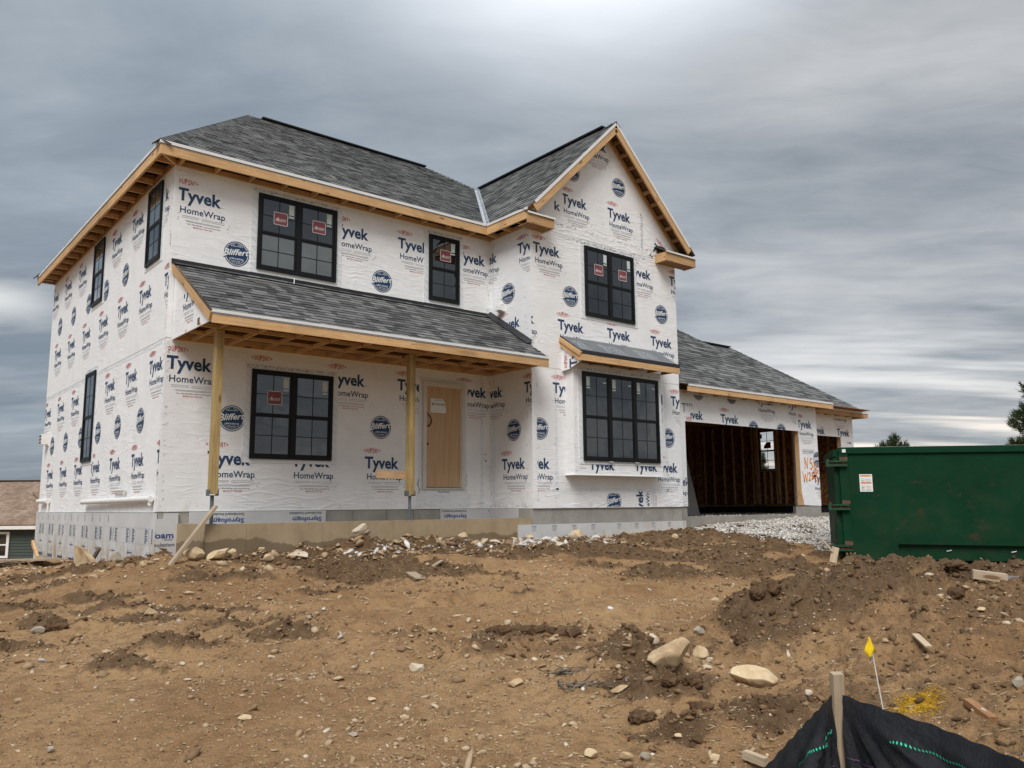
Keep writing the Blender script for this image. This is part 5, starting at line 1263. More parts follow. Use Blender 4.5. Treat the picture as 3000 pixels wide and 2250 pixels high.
# ---- front door
FD = FW
dr_ = sub(empty('door'), house); dr_['label'] = 'tan temporary front door in a cream frame'
q = MB(FD); q.box(4.95, 6.16, .27, 2.66, .0, .008); q.box(4.90, 6.25, -.0, .30, .0, .0075); q.out('flashing_sheet', 'flashing_wrap', dr_)
q = MB(FD)
for (a0, a1, b0, b1, c1) in ((5.03, 5.10, .395, 2.575, .055), (5.985, 6.065, .395, 2.575, .055), (5.10, 5.985, 2.505, 2.575, .055), (5.10, 5.125, .43, 2.505, .035), (5.955, 5.985, .43, 2.505, .035), (5.125, 5.955, 2.48, 2.505, .035), (5.10, 5.985, .395, .415, .05)):
    q.box(a0, a1, b0, b1, .003, c1)
q.out('door_frame', 'door_frame_white', dr_)
q = MB(FD); q.box(5.10, 5.985, .415, .432, .003, .045); q.out('threshold', 'steel_post', dr_)
q = MB(FD); q.box(5.125, 5.955, .437, 2.48, .003, .016); dsl = q.out('door_slab', 'door_tan', dr_)
q = MB(FD); q.prism([(5.225, 1.945), (5.60, 1.945), (5.60, 2.13), (5.52, 2.235), (5.225, 2.235)], .0162, .018); lab = q.out('door_notice', 'paper_white', dsl)
pr = Print(Fr((0, -.018, 0), (1, 0, 0), (0, -1, 0)))
pr.add([(*place_text('Customer Door By', 5.31, 2.195, .20, .018, .02), 'ink_dark', 1), (*place_text('WESTERN', 5.335, 2.10, .25, .036, .02), 'ink_dark', 1), (*disk2d(5.28, 2.118, .034, 16, .027), 'ink_dark', 1),
        (*strokes2d([(5.262, 2.135), (5.27, 2.10), (5.28, 2.125), (5.29, 2.10), (5.298, 2.135)], .008), 'ink_dark', 1), (*rect2d(5.25, 1.985, 5.50, 1.989), 'ink_grey', 1)], 0, 0, (5.2, 5.6, 1.9, 2.24), base=.0008)
pr.out('notice_lettering', lab)
r = random.Random(5); pts = [(5.128, 1.945), (5.145, 1.95), (5.165, 1.915), (5.20, 1.895), (5.235, 1.85), (5.258, 1.80), (5.262, 1.755), (5.24, 1.705), (5.215, 1.66), (5.185, 1.645), (5.155, 1.64), (5.128, 1.665)]
q = MB(FD); q.prism(pts, .0162, .0185); hb = q.out('torn_edge', 'rust', dsl)
q = MB(FD); cxh = 5.18; q.prism([(5.13+(a-5.13)*.72, 1.79+(b2-1.79)*.72) for a, b2 in pts], .0187, .0195); q.out('torn_core', 'board_offcut', dsl)
q = MB(FD); q.tube(FD.p(5.155, 1.30, .016), FD.p(5.155, 1.30, .022), .028, n=12); q.out('lock_hole', 'rust', dsl)
pr = Print(Fr((0, -.0085, 0), (1, 0, 0), (0, -1, 0)))
pr.add([(*place_text('FlexWrap', 5.42, .325, .28, .03, .02), 'ink_dark', 1), (*place_text('FlexWrap', 6.13, .45, .26, .022, .02, rot=math.pi/2), 'ink_dark', 1), (*strokes2d([(4.96, .60), (4.93, .50), (4.98, .38), (4.95, .30)], .012), 'ink_dark', 1)], 0, 0, (4.8, 6.3, 0, 2.6), base=.0008)
specks(pr, (4.95, 6.2, .0, .26), 30, sc=.03, seed=40); pr.out('tape_lettering', dr_)
# brown mud hand marks on the sheet under the door
# ---- vents, pipes, meter box
q = MB(Fr((L-.004, 0, 0), (0, -1, 0), (-1, 0, 0))); q.box(.34, .53, 4.17, 4.19, 0, .06)
for i in range(6):
    a0, a1 = i*math.pi/12, (i+1)*math.pi/12
    q.box(.35+.0*i, .52, 4.19+.15*math.sin(a0), 4.19+.15*math.sin(a1), 0, .14*math.cos(a0))
q.out('wall_vent', 'white_vinyl', house)
mbx = sub(empty('meter_box'), house)
q = MB(FLp); q.box(D-9.42, D-9.06, 1.60, 1.94, .0, .02); q.box(D-9.38, D-9.10, 1.64, 1.90, .02, .17); q.out('vent_hood', 'white_vinyl', mbx)
for i in range(2):
    for j in range(3):
        q = MB(Fr((-.173, D, 0), (0, -1, 0), (-1, 0, 0))); a = D-9.36+i*.13; z = 1.66+j*.08; q.box(a, a+.10, z, z+.055, .0, .006); q.out('grille_opening', 'panel_grey', mbx)
q = MB(); q.tube((-.10, 4.72, .19), (-.06, .17, .205), .048, n=14); q.tube((-.06, .22, .205), (-.06, .22, .10), .03, n=10)
tag(q.out('drain_pipe', 'white_vinyl', None), 'long white plastic pipe lying along the bottom of the left wall', 'pipe', 'plastic pipes on the left wall')
q = MB(); q.tube((-.10, 9.35, .25), (-.06, 8.40, .24), .055, n=14); q.tube((-.05, 8.42, .30), (-.05, 8.42, -.02), .02, n=8)
tag(q.out('drain_pipe', 'white_vinyl', None), 'short white plastic pipe at the far end of the left wall', 'pipe', 'plastic pipes on the left wall')
q = MB(); q.tube((-.05, 2.55, .375), (-.05, 1.80, .375), .022, n=10); q.tube((-.05, 1.82, .375), (-.05, 1.82, .30), .018, n=8)
tag(q.out('drain_pipe', 'door_frame_white', None), 'thin short cream pipe above the long pipe on the left wall', 'pipe', 'plastic pipes on the left wall')
# ================================================================== GARAGE (part of the house)
GY, GY2, GX0, GXD, GXP, GXE = -1.0, -.30, 11.42, 12.06, 17.08, 18.04
gar = sub(empty('garage'), house)
FGA = Fr((0, GY, 0), (1, 0, 0), (0, -1, 0)); FGB = Fr((0, GY2, 0), (1, 0, 0), (0, -1, 0))
TH = .15
wA = wrap_sheet('wall', FGA, [(GX0-.0, .0), (GXD, .0), (GXD, 2.08), (GXP, 2.08), (GXP, .35), (GXP+.10, .0), (GXE, -.03), (GXE, 2.86), (GX0, 2.86)], -.012, 0, gar)
wB = wrap_sheet('wall', FGB, [(18.96, 2.12), (20.62, 2.12), (20.62, -.0), (21.39, -.0), (21.39, 2.86), (18.04, 2.86), (18.04, -.02), (18.96, -.02)], -.012, 0, gar)
# framing behind the sheets
for (a, b_, z0, z1, y) in ((GX0+.0, GXD, 0, 2.8, GY+.08), (GXP, GXE, 0, 2.8, GY+.08), (20.62, 21.39, 0, 2.8, GY2+.08), (18.04, 18.96, 0, 2.8, GY2+.08)):
    q = MB(); q.box(a+.002, b_-.002, z0, z1, -y-.065, -y+.064); q.out('wall_framing', 'lumber', gar)
board('door_header', (GXD+.002, GY+.08, 2.25), (GXP-.002, GY+.08, 2.25), .12, .30, 'lumber', gar); board('door_header', (18.962, GY2+.08, 2.28), (20.618, GY2+.08, 2.28), .12, .28, 'lumber', gar)
q = MB(); q.box(GXE-.14, GXE-.0, -.02, 2.86, -GY2-.0, -GY-.013+.0); q.out('wall', 'house_wrap', gar)
pr = Print(FGA); ra = (GX0+.01, GXE-.004, .0, 2.76)
pr.add(WORD, 12.02, 2.15, (12.28, 13.3, 2.085, 2.40)); pr.add([(*place_text('T', 11.95, 2.30, .18, .22, .0), 'ink_dark', 1), (*place_text('m', 12.15, 2.46, .22, .10, .0), 'ink_dark', 1), (*place_text('DUPONT', 12.12, 2.10, .22, .09, .01), 'ink_red', 1)], 0, 0, ra)
pr.add(WORD, 13.50, 2.13, (13.3, 14.6, 2.085, 2.78)); pr.add(BADGE, 12.62, 2.86, ra); pr.add(BADGE, 14.0, 2.86, ra)
pr.add(WORD, 15.13, 2.73, ra); pr.add(WORD, 16.60, 2.73, (16.3, 17.0, 2.1, 2.78)); pr.add(BADGE, 14.92, 2.02, (14, 16, 2.085, 2.3)); pr.add(BADGE, 16.22, 2.02, (15.5, 17, 2.085, 2.3))
pr.add(WORD, 17.02, 2.19, (17.10, GXE-.005, 1.7, 2.75)); pr.add(WORD, 17.72, .64, ra); pr.add(BADGE, 17.98, 1.30, ra)
pr.add([(*place_text('Tyvek', 11.52, .50, .6, .2, .02, rot=.0), 'ink_navy', 1), (*place_text('Wrap', 11.55, .28, .5, .1, .01), 'ink_navy', 1)], 0, 0, (11.6, 12.05, 0, 2.5))
pr.add([(*rect2d(17.23, 1.455, 17.83, 1.575), 'ink_dark', 1), (*rect2d(17.237, 1.462, 17.823, 1.568), 'ink_white', 1.5), (*place_text('N57W20887', 17.25, 1.485, .56, .06, .015), 'ink_dark', 2)], 0, 0, ra)
gr_ = [[(17.30, 1.02), (17.31, 1.33), (17.42, 1.05), (17.46, 1.33)], [(17.68, 1.31), (17.60, 1.31), (17.58, 1.20), (17.66, 1.18), (17.70, 1.09), (17.64, 1.02), (17.57, 1.04)], [(17.90, 1.34), (17.79, 1.22), (17.78, 1.08), (17.86, 1.03), (17.93, 1.09), (17.88, 1.17), (17.79, 1.13)],
       [(17.17, .93), (17.23, .65), (17.29, .86), (17.36, .65), (17.42, .93)], [(17.46, .88), (17.52, .93), (17.56, .85), (17.47, .70), (17.58, .71)], [(17.62, .90), (17.72, .93), (17.64, .82), (17.76, .84), (17.63, .74), (17.78, .76)], [(17.72, .90), (17.80, .92), (17.74, .80), (17.84, .85), (17.70, .78)],
       [(17.98, .91), (17.86, .91), (17.85, .82), (17.95, .80), (17.96, .72), (17.86, .68)]]
for st_ in gr_: pr.add([(*strokes2d(st_, .034), 'ink_orange', 1)], 0, 0, ra, base=.004)
specks(pr, (GX0, 17, 2.1, 2.8), 110, sc=.03, seed=50); pr.out('wrap_lettering', wA)
pr = Print(FGB); pr.add(WORD, 18.93, 2.17, (18.98, 21.3, 2.125, 2.5)); pr.add(WORD, 20.41, 2.17, (18.98, 21.37, 2.125, 2.46)); pr.add([(*place_text('rap', 21.0, 1.93, .25, .09, .01), 'ink_navy', 1)], 0, 0, (20.7, 21.38, 1.5, 2.6))
pr.add(WORD, 18.05, 2.77, (18.2, 21.3, 2.3, 2.62)); pr.add(WORD, 20.2, 2.86, (18.2, 21.3, 2.3, 2.70)); specks(pr, (18.1, 21.3, 2.15, 2.7), 70, sc=.03, seed=51); pr.out('wrap_lettering', wB)
# stem walls and threshold
q = MB(); q.box(R-.02, GXD+.0, -1.4, -.012, -GY-.20, -GY-.03); q.box(GXD, GXP, -1.4, -.25, -GY-.20, -GY-.02); q.box(GXP, GXE, -1.4, -.035, -GY-.22, -GY-.01)
q.box(GXE-.18, GXE-.002, -1.4, -.036, -GY2-.1, -GY-.23); q.box(GXE, 18.96, -1.4, -.034, -GY2-.20, -GY2-.01); q.box(18.96, 20.62, -1.4, -.24, -GY2-.20, -GY2-.02); q.box(20.62, 21.39, -1.4, -.03, -GY2-.20, -GY2-.01)
q.out('foundation', 'concrete_grey', gar)
# side and back walls
XW = 21.25
FS = Fr((XW, 0, 0), (0, 1, 0), (-1, 0, 0))                    # inner face of the right wall, u = y
wy0, wy1, wz0, wz1 = 2.50, 3.16, 1.20, 2.60
for (a0, a1, b0, b1) in ((-.28, wy0, -.02, 2.95), (wy1, 5.75, -.02, 2.95), (wy0, wy1, -.02, wz0), (wy0, wy1, wz1, 2.95)):
    q = MB(FS); q.box(a0+.001, a1-.001, b0, b1, -.010, 0); q.out('sheathing', 'osb_sheathing', gar)
    q = MB(FS); q.box(a0+.001, a1-.001, b0, b1, -.14, -.012); q.out('wall', 'house_wrap', gar)
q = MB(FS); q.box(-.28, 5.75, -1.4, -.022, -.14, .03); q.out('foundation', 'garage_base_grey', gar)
q = MB(); q.box(GX0-.1, XW, -.02, 2.953, -5.75, -5.60); q.out('sheathing', 'osb_sheathing', gar)
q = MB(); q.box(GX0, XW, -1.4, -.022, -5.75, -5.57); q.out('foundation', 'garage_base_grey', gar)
for yy in [.05, .47, .88, 1.30, 1.73, 2.13, 2.37, 2.46, 3.19, 3.27, 3.40, 3.81, 4.23, 4.64, 5.10, 5.51]: board('stud', (XW-.045, yy, .04), (XW-.045, yy, 2.80), .038, .089, 'lumber', gar, up=(1, 0, 0))
for yy in (2.70, 2.95): board('stud', (XW-.045, yy, .04), (XW-.045, yy, wz0-.04), .038, .089, 'lumber', gar, up=(1, 0, 0))
for yy in np.arange(11.7, 21, .41): board('stud', (yy, 5.55, .04), (yy, 5.55, 2.80), .089, .038, 'dark_lumber', gar, up=(1, 0, 0))
board('wall_plate', (XW-.045, -.25, .02), (XW-.045, 5.6, .02), .089, .04, 'dark_lumber', gar); board('wall_plate', (XW-.045, -.25, 2.82), (XW-.045, 5.6, 2.82), .089, .04, 'dark_lumber', gar)
board('wall_plate', (GX0, 5.55, .02), (XW-.1, 5.55, .02), .089, .04, 'dark_lumber', gar)
for a, b_ in ((3.42, 3.79), (3.83, 4.21), (4.25, 4.62), (4.66, 5.08)): board('blocking', (XW-.03, a, 2.50), (XW-.03, b_, 2.50), .04, .07, 'dark_lumber', gar)
board('window_sill', (XW-.05, wy0-.02, wz0-.02), (XW-.05, wy1+.02, wz0-.02), .10, .038, 'lumber', gar)
# garage window (seen from inside)
gw = sub(empty('window'), gar)
q = MB(FS); b_ = .05
for (a0, a1, c0, c1) in ((wy0, wy0+b_, wz0, wz1), (wy1-b_, wy1, wz0, wz1), (wy0+b_, wy1-b_, wz1-b_, wz1), (wy0+b_, wy1-b_, wz0, wz0+b_), (wy0+b_, wy1-b_, 1.86, 1.91)): q.box(a0, a1, c0, c1, -.06, .01)
q.out('window_frame', 'window_frame_black', gw)
q = MB(FS); q.box(wy0+b_, wy1-b_, wz0+b_, wz1-b_, -.03, -.026); q.out('pane', 'glass_clear', gw)
q = MB(FS); ym = (wy0+wy1)/2
for (a0, a1, c0, c1) in ((ym-.008, ym+.008, wz0+b_, 1.86), (ym-.008, ym+.008, 1.91, wz1-b_), (wy0+b_, ym-.009, 1.545, 1.561), (ym+.009, wy1-b_, 1.545, 1.561), (wy0+b_, ym-.009, 2.22, 2.236), (ym+.009, wy1-b_, 2.22, 2.236)): q.box(a0, a1, c0, c1, -.025, -.018)
q.out('muntin', 'window_frame_black', gw)
q = MB(FS); q.prism([(2.68, 1.97), (2.96, 1.97), (2.96, 2.05), (2.84, 2.19), (2.68, 2.19)], -.017, -.015); q.out('sticker', 'sticker_red', gw)
q = MB(FS); q.box(3.02, 3.10, 2.33, 2.48, -.017, -.015); q.out('sticker', 'panel_grey', gw)
# garage roofs
SGA = .75; GE0 = -1.36; GZE = 2.93
gB0 = -.66; gmid = 2.34; grz = GZE+SGA*(gmid-gB0)
def gdeck(name, pts): return deck(name, pts, .02, 'roof_deck', gar)
yb = 5.96
amid = (yb+GE0)/2; arz = GZE+SGA*(amid-GE0)
gr1 = gdeck('roof', [(GX0-.02, GE0, GZE), (18.40, GE0, GZE), (18.40-(amid-GE0), amid, arz), (GX0-.02, amid, arz)])
gr1b = gdeck('roof', [(18.40, GE0, GZE), (18.40, yb, GZE), (18.40-(amid-GE0), amid, arz)])
gdeck('roof', [(GX0-.02, yb, GZE), (18.40, yb, GZE), (18.40-(amid-GE0), amid, arz), (GX0-.02, amid, arz)])
yb2 = 2*gmid-gB0
gr2 = gdeck('roof', [(16.5, gB0, GZE), (21.75, gB0, GZE), (21.75-3.0, gmid, grz), (15.4, gmid, grz)])
gdeck('roof', [(21.75, gB0, GZE), (21.75, yb2, GZE), (18.75, gmid, grz)])
gdeck('roof', [(15.4, yb2, GZE), (21.75, yb2, GZE), (18.75, gmid, grz), (15.4, gmid, grz)])
cga, sga = math.cos(math.atan(SGA)), math.sin(math.atan(SGA))
shingles((GX0-.02, GE0, GZE), (1, 0, 0), (0, cga, sga), [(0, 0), (18.40-GX0+.02, 0), (18.40-(amid-GE0)-GX0+.02, (amid-GE0)/cga), (0, (amid-GE0)/cga)], 'shingles', gr1, seed=21, wmax=.5)
shingles((18.40, GE0, GZE), (0, 1, 0), (-cga, 0, sga), [(0, 0), (yb-GE0, 0), (amid-GE0, (amid-GE0)/cga)], 'shingles', gr1b, seed=22, wmax=.6)
# the second bay's slope starts outside the first hip
shingles((15.4, gB0, GZE), (1, 0, 0), (0, cga, sga), [(3.0, 0), (6.35, 0), (3.35, 3.0/cga), (0.0, 3.0/cga)], 'shingles', gr2, seed=23, wmax=.5)
board('ridge_vent', (15.9, gmid, grz+.02), (18.6, gmid, grz+.02), .22, .034, 'ridge_black', gar)
def gfas(x0, x1, y, z=2.835):
    board('fascia', (x0, y+.019, z), (x1, y+.019, z), .038, .135, 'lumber', gar); board('drip_edge', (x0, y-.008, z+.090), (x1+.01, y-.008, z+.090), .012, .05, 'drip_edge_white', gar); board('underlay_edge', (x0, y-.001, z+.072), (x1, y-.001, z+.072), .008, .02, 'grey_metal', gar)
gfas(GX0+.37, 18.40, GE0); gfas(18.42, 21.75, gB0, 2.83)
board('fascia', (18.381, GE0+.04, 2.835), (18.381, gB0, 2.835), .038, .135, 'lumber', gar); board('fascia', (21.73, gB0+.04, 2.83), (21.73, 5.6, 2.83), .038, .135, 'lumber', gar)
for i in range(12):
    x = GX0+.6+i*.61
    if x < 18.3: board('lookout', (x, GY-.02, 2.80), (x, GE0+.04, 2.80), .038, .06, 'lumber', gar)
for i in range(6): board('lookout', (18.5+i*.61, GY2-.02, 2.80), (18.5+i*.61, gB0+.04, 2.80), .038, .06, 'lumber', gar)
board('lookout', (18.04, gB0+.02, 2.80), (18.36, gB0-.1, 2.80), .038, .06, 'lumber', gar)
# ceiling trusses inside the garage
for y in np.arange(-.6, 5.5, .61): board('truss_chord', (GX0+.02, y, 2.90), (XW-.0, y, 2.90), .038, .089, 'dark_lumber', gar)
q = MB(); q.box(GX0-.1, XW+.1, 2.955, 2.97, -5.74, .95); q.out('ceiling_board', 'osb_sheathing', gar)
q = MB(); q.box(11.62, GXD-.01, -.30, 2.8, -5.5, -GY-.22); q.out('partition_wall', 'osb_sheathing', gar)
# door slab leaning inside
gp = tag(empty('door_panel', (0, 0, 0)), 'grey door slab leaning on the inside edge of the garage opening', 'door panel')
fp = Fr((13.50, .25, -.30), (.98, .2, 0), (.2, -.98, .0), (-.02, .05, 1))
q = MB(fp); q.prism([(0, 0), (.85, 0), (.30, 1.72), (.05, 1.72)], -.04, 0); q.out('slab', 'panel_grey', gp)
q = MB(fp); q.prism([(.12, .06), (.70, .06), (.22, 1.5), (.10, 1.5)], .001, .012); q.out('raised_panel', 'panel_grey', gp)
# ================================================================== THINGS LEANING ON OR LYING BY THE HOUSE
pb, _ = at_ground(492, 1658)
tag(board('brace_plank', (pb.x, pb.y, pb.z-.03), (.43, -1.425, .08), .04, .10, 'weathered_wood', None, up=(.3, -.9, .3)), 'long weathered plank leaning diagonally on the left porch post', 'plank')
def lying(name, p0, p1, w_, h_, mat, label, cat, dz=0., up=(0, 0, 1), dz1=None):
    a, _ = at_ground(*p0); b_, _ = at_ground(*p1); a.z += h_/2+dz; b_.z += h_/2+(dz if dz1 is None else dz1)
    return tag(board(name, a, b_, w_, h_, mat, None, up=up), label, cat)
pq = Vector((-.62, 8.6, 0)); pq.z = Tz(pq.x, pq.y)
tag(board('scrap_board', (-.9, 9.9, Tz(-.9, 9.9)+.16), (-.55, 4.6, Tz(-.55, 4.6)+.14), .34, .04, 'weathered_wood', None), 'pale warped board lying on rubble at the far end of the foam wall', 'board')
tag(board('scrap_board', (-2.0, 9.0, Tz(-2.0, 9.0)+.05), (-1.0, 6.6, Tz(-1.0, 6.6)+.12), .30, .03, 'weathered_wood', None), 'second pale board sloping down from under the warped board', 'board')
tag(board('scrap_stick', (-.35, 8.2, Tz(-.35, 8.2)+.42), (-.55, 6.3, Tz(-.5, 6.3)+.10), .05, .09, 'lumber', None), 'short orange stick propped on the pale warped board', 'stick')
q = MB(); zz = Tz(-.35, 2.3); q.tube((-.42, 2.35, zz-.05), (-.38, 2.35, zz+.18), .055, .04, 7); q.tube((-.38, 2.35, zz+.18), (-.30, 2.2, zz+.40), .04, .035, 7)
tag(q.out('broken_stake', 'root_grey', None), 'dark broken stake standing in the rubble against the foam wall', 'stake')
q = MB(); zz = Tz(-.75, 1.2); q.raw([(-.80, 1.75, zz-.1), (-.62, .85, zz-.18), (-.70, 1.05, zz+.16), (-.76, 1.45, zz+.36), (-.80, 1.75, zz+.40), (-.70, 1.8, zz-.1), (-.50, .9, zz-.18), (-.58, 1.1, zz+.14), (-.66, 1.5, zz+.33), (-.72, 1.8, zz+.38)],
  [(0, 1, 2, 3, 4), (9, 8, 7, 6, 5), (0, 5, 6, 1), (1, 6, 7, 2), (2, 7, 8, 3), (3, 8, 9, 4), (4, 9, 5, 0)])
tag(q.out('split_slab', 'limestone_dirty', None), 'thin upright split slab of yellow stone near the corner of the foam wall', 'rock')
# ================================================================== DUMPSTER
UX = Vector((.566, -.824, -.012)); NX = Vector((-.824, -.566, 0)); DA = Vector((10.78, -5.69, 0))
du = tag(empty('dumpster', (DA.x, DA.y, -1.10)), 'dark green steel roll off dumpster with three hinges behind the dirt mound', 'dumpster')
bpy.context.view_layer.update()
FDm = Fr((DA.x, DA.y, 0), UX, NX)
def dm(name, mat='dumpster_green', **k): return MB(FDm)
LD = 6.4
q = dm(0); q.box(.16, LD, -.70, .985, -.03, .0); q.out('side_panel', 'dumpster_green', du)
q = dm(0); q.box(0, LD, .985, 1.10, -.10, .045); rim = q.out('rim', 'dumpster_green', du)
q = dm(0); q.box(0, LD, 1.10, 1.104, -.10, .045); q.out('worn_edge', 'flashing_metal', rim)
q = dm(0); q.box(-.004, .155, -1.0, .985, -.12, .035); q.out('corner_post', 'dumpster_green', du)
q = dm(0); q.box(.158, .93, -1.0, -.665, -.05, .015); q.out('lower_plate', 'dumpster_green', du)
q = dm(0); q.box(.935, LD, -.98, -.702, -.14, -.08); q.box(.16, LD, -.7, -.69, -.14, -.03); q.out('lower_skirt', 'dumpster_green', du)
for i in range(3): q = dm(0); q.tube(FDm.p(1.75+i*1.05, -.82, -.075), FDm.p(1.83+i*1.05, -.80, -.06), .012, n=8); q.out('tie_hook', 'flashing_metal', du)
q = dm(0); q.box(0, LD, .985, 1.10, -2.42, -2.30); q.box(0, LD, -.9, .98, -2.40, -2.37); q.out('side_panel', 'dumpster_green', du)
q = dm(0); q.box(-.05, -.006, -.95, 1.06, -2.35, -.02); q.box(-.10, -.052, .93, 1.06, -2.35, -.0); q.box(-.10, -.052, -.9, .90, -.12, .0); q.out('rear_door', 'dumpster_green', du)
q = dm(0); q.box(LD, LD+.04, -.95, 1.10, -2.42, 0.02); q.out('front_panel', 'dumpster_green', du)
q = dm(0); q.box(.0, LD, -1.0, -.92, -2.35, -.15); q.out('floor_plate', 'dumpster_green', du)
q = dm(0)
for a in (.5, 4.9): q.box(a, a+.8, -1.13, -.98, -.55, -.35); q.box(a, a+.8, -1.13, -.98, -2.1, -1.9)
q.out('runner', 'rust', du)
for z in (.80, -.02, -.78):
    q = dm(0); q.box(-.22, .135, z+.022, z+.052, .036, .10); q.box(-.22, .135, z-.060, z-.028, .036, .11); q.box(-.24, -.20, z-.064, z+.056, .0, .105); hg = q.out('hinge', 'hinge_green', du)
    q = dm(0); q.tube(FDm.p(-.21, z-.085, .07), FDm.p(-.21, z+.08, .07), .022, n=10); q.box(-.18, .13, z-.026, z+.020, .036, .06); q.out('hinge_pin', 'rust', hg)
    q = dm(0); q.box(.01, .15, z+.055, z+.12, .0352, .0362); q.out('rust_patch', 'rust', hg)
q = dm(0); q.box(.34, .565, .265, .590, .0005, .003); ntc = q.out('notice', 'paper_white', du)
FDn = Fr(FDm.o+FDm.n*.003, FDm.u, FDm.n, FDm.v); pr = Print(FDn); its = []
for z in (.548, .415): its += [(*rect2d(.355, z, .55, z+.026), 'ink_orange', 1), (*place_text('WARNING', .385, z+.006, .13, .013, .02), 'ink_dark', 2)]
for z in (.50, .47, .445, .37, .34, .31, .29):
    its += [(*rect2d(.37, z, .43, z+.006), 'ink_dark', 1), (*rect2d(.445, z, .545, z+.004), 'ink_grey', 1), (*rect2d(.445, z-.010, .53, z-.006), 'ink_grey', 1)]
its.append((*disk2d(.385, .335, .010, 10), 'ink_dark', 1)); pr.add(its, 0, 0, (-9, 9, -9, 9), base=.0006); pr.out('notice_lettering', ntc)
q = dm(0); q.box(.06, .125, 1.005, 1.065, .0455, .047); q.out('sticker', 'paper_white', du)
for o_ in list(du.children): o_.matrix_parent_inverse = du.matrix_world.inverted()
lying('timber', (2850, 1697), (2950, 1706), .16, .07, 'weathered_wood', 'pale timber lying under the right part of the dumpster', 'timber')
lying('steel_bar', (2942, 1702), (3040, 1708), .04, .04, 'grey_metal', 'grey steel bar at the right edge under the dumpster', 'bar')
p_, _ = at_ground(2440, 1655); tag(board('wood_scrap', (p_.x, p_.y, p_.z+.02), (p_.x+.10, p_.y-.02, p_.z+.30), .02, .13, 'weathered_wood', None, up=(.7, -.7, 0)), 'light scrap of board standing at the left foot of the dumpster', 'wood scrap')
tag(board('wood_scrap', (p_.x+.02, p_.y, p_.z+.22), (p_.x-.16, p_.y+.10, p_.z+.46), .02, .03, 'weathered_wood', None), 'thin splinter sticking up beside the scrap at the dumpster', 'wood scrap')
# ================================================================== NEIGHBOUR HOUSE
def cp_(a, b_, z): x, y = xy(a, b_); return Vector((x, y, z))
nb = tag(empty('neighbour_house', cp_(-32, 47, -3.6)), 'low green sided house with brown roof far behind on the left', 'house', )
FN = Fr(cp_(0, 45, 0), (CS, -SN, 0), (-SN, -CS, 0))
q = MB(FN); q.box(-40, -19, -4.2, -.95, -8, -.05); q.out('wall', 'siding_green', nb)
for i in range(17):
    z = -3.62+i*.158
    q = MB(FN); q.raw([FN.p(-40, z, -.02), FN.p(-19, z, -.02), FN.p(-19, z+.152, -.045), FN.p(-40, z+.152, -.045), FN.p(-40, z, -.048), FN.p(-19, z, -.048)], [(0, 1, 2, 3), (0, 4, 5, 1)]); q.out('siding_board', 'siding_green', nb)
q = MB(FN); q.box(-40.4, -18.6, -.98, -.78, .02, .42); q.out('gutter', 'white_vinyl', nb)
q = MB(FN); q.box(-40, -19, -4.1, -3.64, -.04, .03); q.out('foundation', 'concrete_grey', nb)
q = MB(FN); q.box(-40.4, -18.6, -1.0, -.97, -.04, .40); q.out('soffit', 'white_vinyl', nb)
nrz = 1.72; nsl = math.hypot(4.4, nrz+.75)
nroof = deck('roof', [FN.p(-40.6, -.75, .45), FN.p(-18.4, -.75, .45), FN.p(-18.4, nrz, -3.95), FN.p(-40.6, nrz, -3.95)], .05, 'shingle_brown', nb)
deck('roof', [FN.p(-40.6, -.75, -8.35), FN.p(-18.4, -.75, -8.35), FN.p(-18.4, nrz, -3.95), FN.p(-40.6, nrz, -3.95)], .05, 'shingle_brown', nb)
vd = (FN.p(0, nrz, -3.95)-FN.p(0, -.75, .45)).normalized()
shingles(FN.p(-40.6, -.75, .45), FN.u, vd, [(8, 0), (22.2, 0), (22.2, nsl), (8, nsl)], 'shingles', nroof, mat='shingle_brown', seed=31, wmin=.10, wmax=.26, expo=.145)
board('ridge_cap', FN.p(-40.6, nrz+.02, -3.95), FN.p(-18.4, nrz+.02, -3.95), .3, .06, 'bark', nroof)
board('ridge_cap', FN.p(-26.6, nrz+.28, -5.5), FN.p(-18.4, nrz+.30, -5.5), .3, .05, 'bark', nroof)
# low cross hip
q = MB(); a_, b2_, c2_ = FN.p(-27.1, .95, -2.4), FN.p(-25.8, -.10, -.45), FN.p(-23.6, -.72, .42)
q.raw([FN.p(-27.3, 1.02, -2.3), FN.p(-26.5, .98, -2.3), FN.p(-22.9, -.70, .47), FN.p(-23.9, -.70, .47), FN.p(-27.3, .85, -2.5), FN.p(-23.9, -.74, .40)], [(0, 1, 2, 3), (0, 3, 5, 4)]); q.out('roof_hip', 'shingle_brown', nb)
nw = sub(empty('window'), nb)
q = MB(FN)
for (a0, a1, c0, c1) in ((-28.6, -28.45, -2.50, -1.12), (-27.12, -26.98, -2.50, -1.12), (-28.45, -27.12, -1.24, -1.12), (-28.45, -27.12, -2.50, -2.38), (-28.45, -27.12, -1.84, -1.77)): q.box(a0, a1, c0, c1, -.01, .06)
q.out('window_frame', 'white_vinyl', nw); q = MB(FN); q.box(-28.45, -27.12, -2.38, -1.24, -.01, .015); q.out('pane', 'glass_dark', nw)
for o_ in list(nb.children): o_.matrix_parent_inverse = Matrix.Translation(-nb.location)
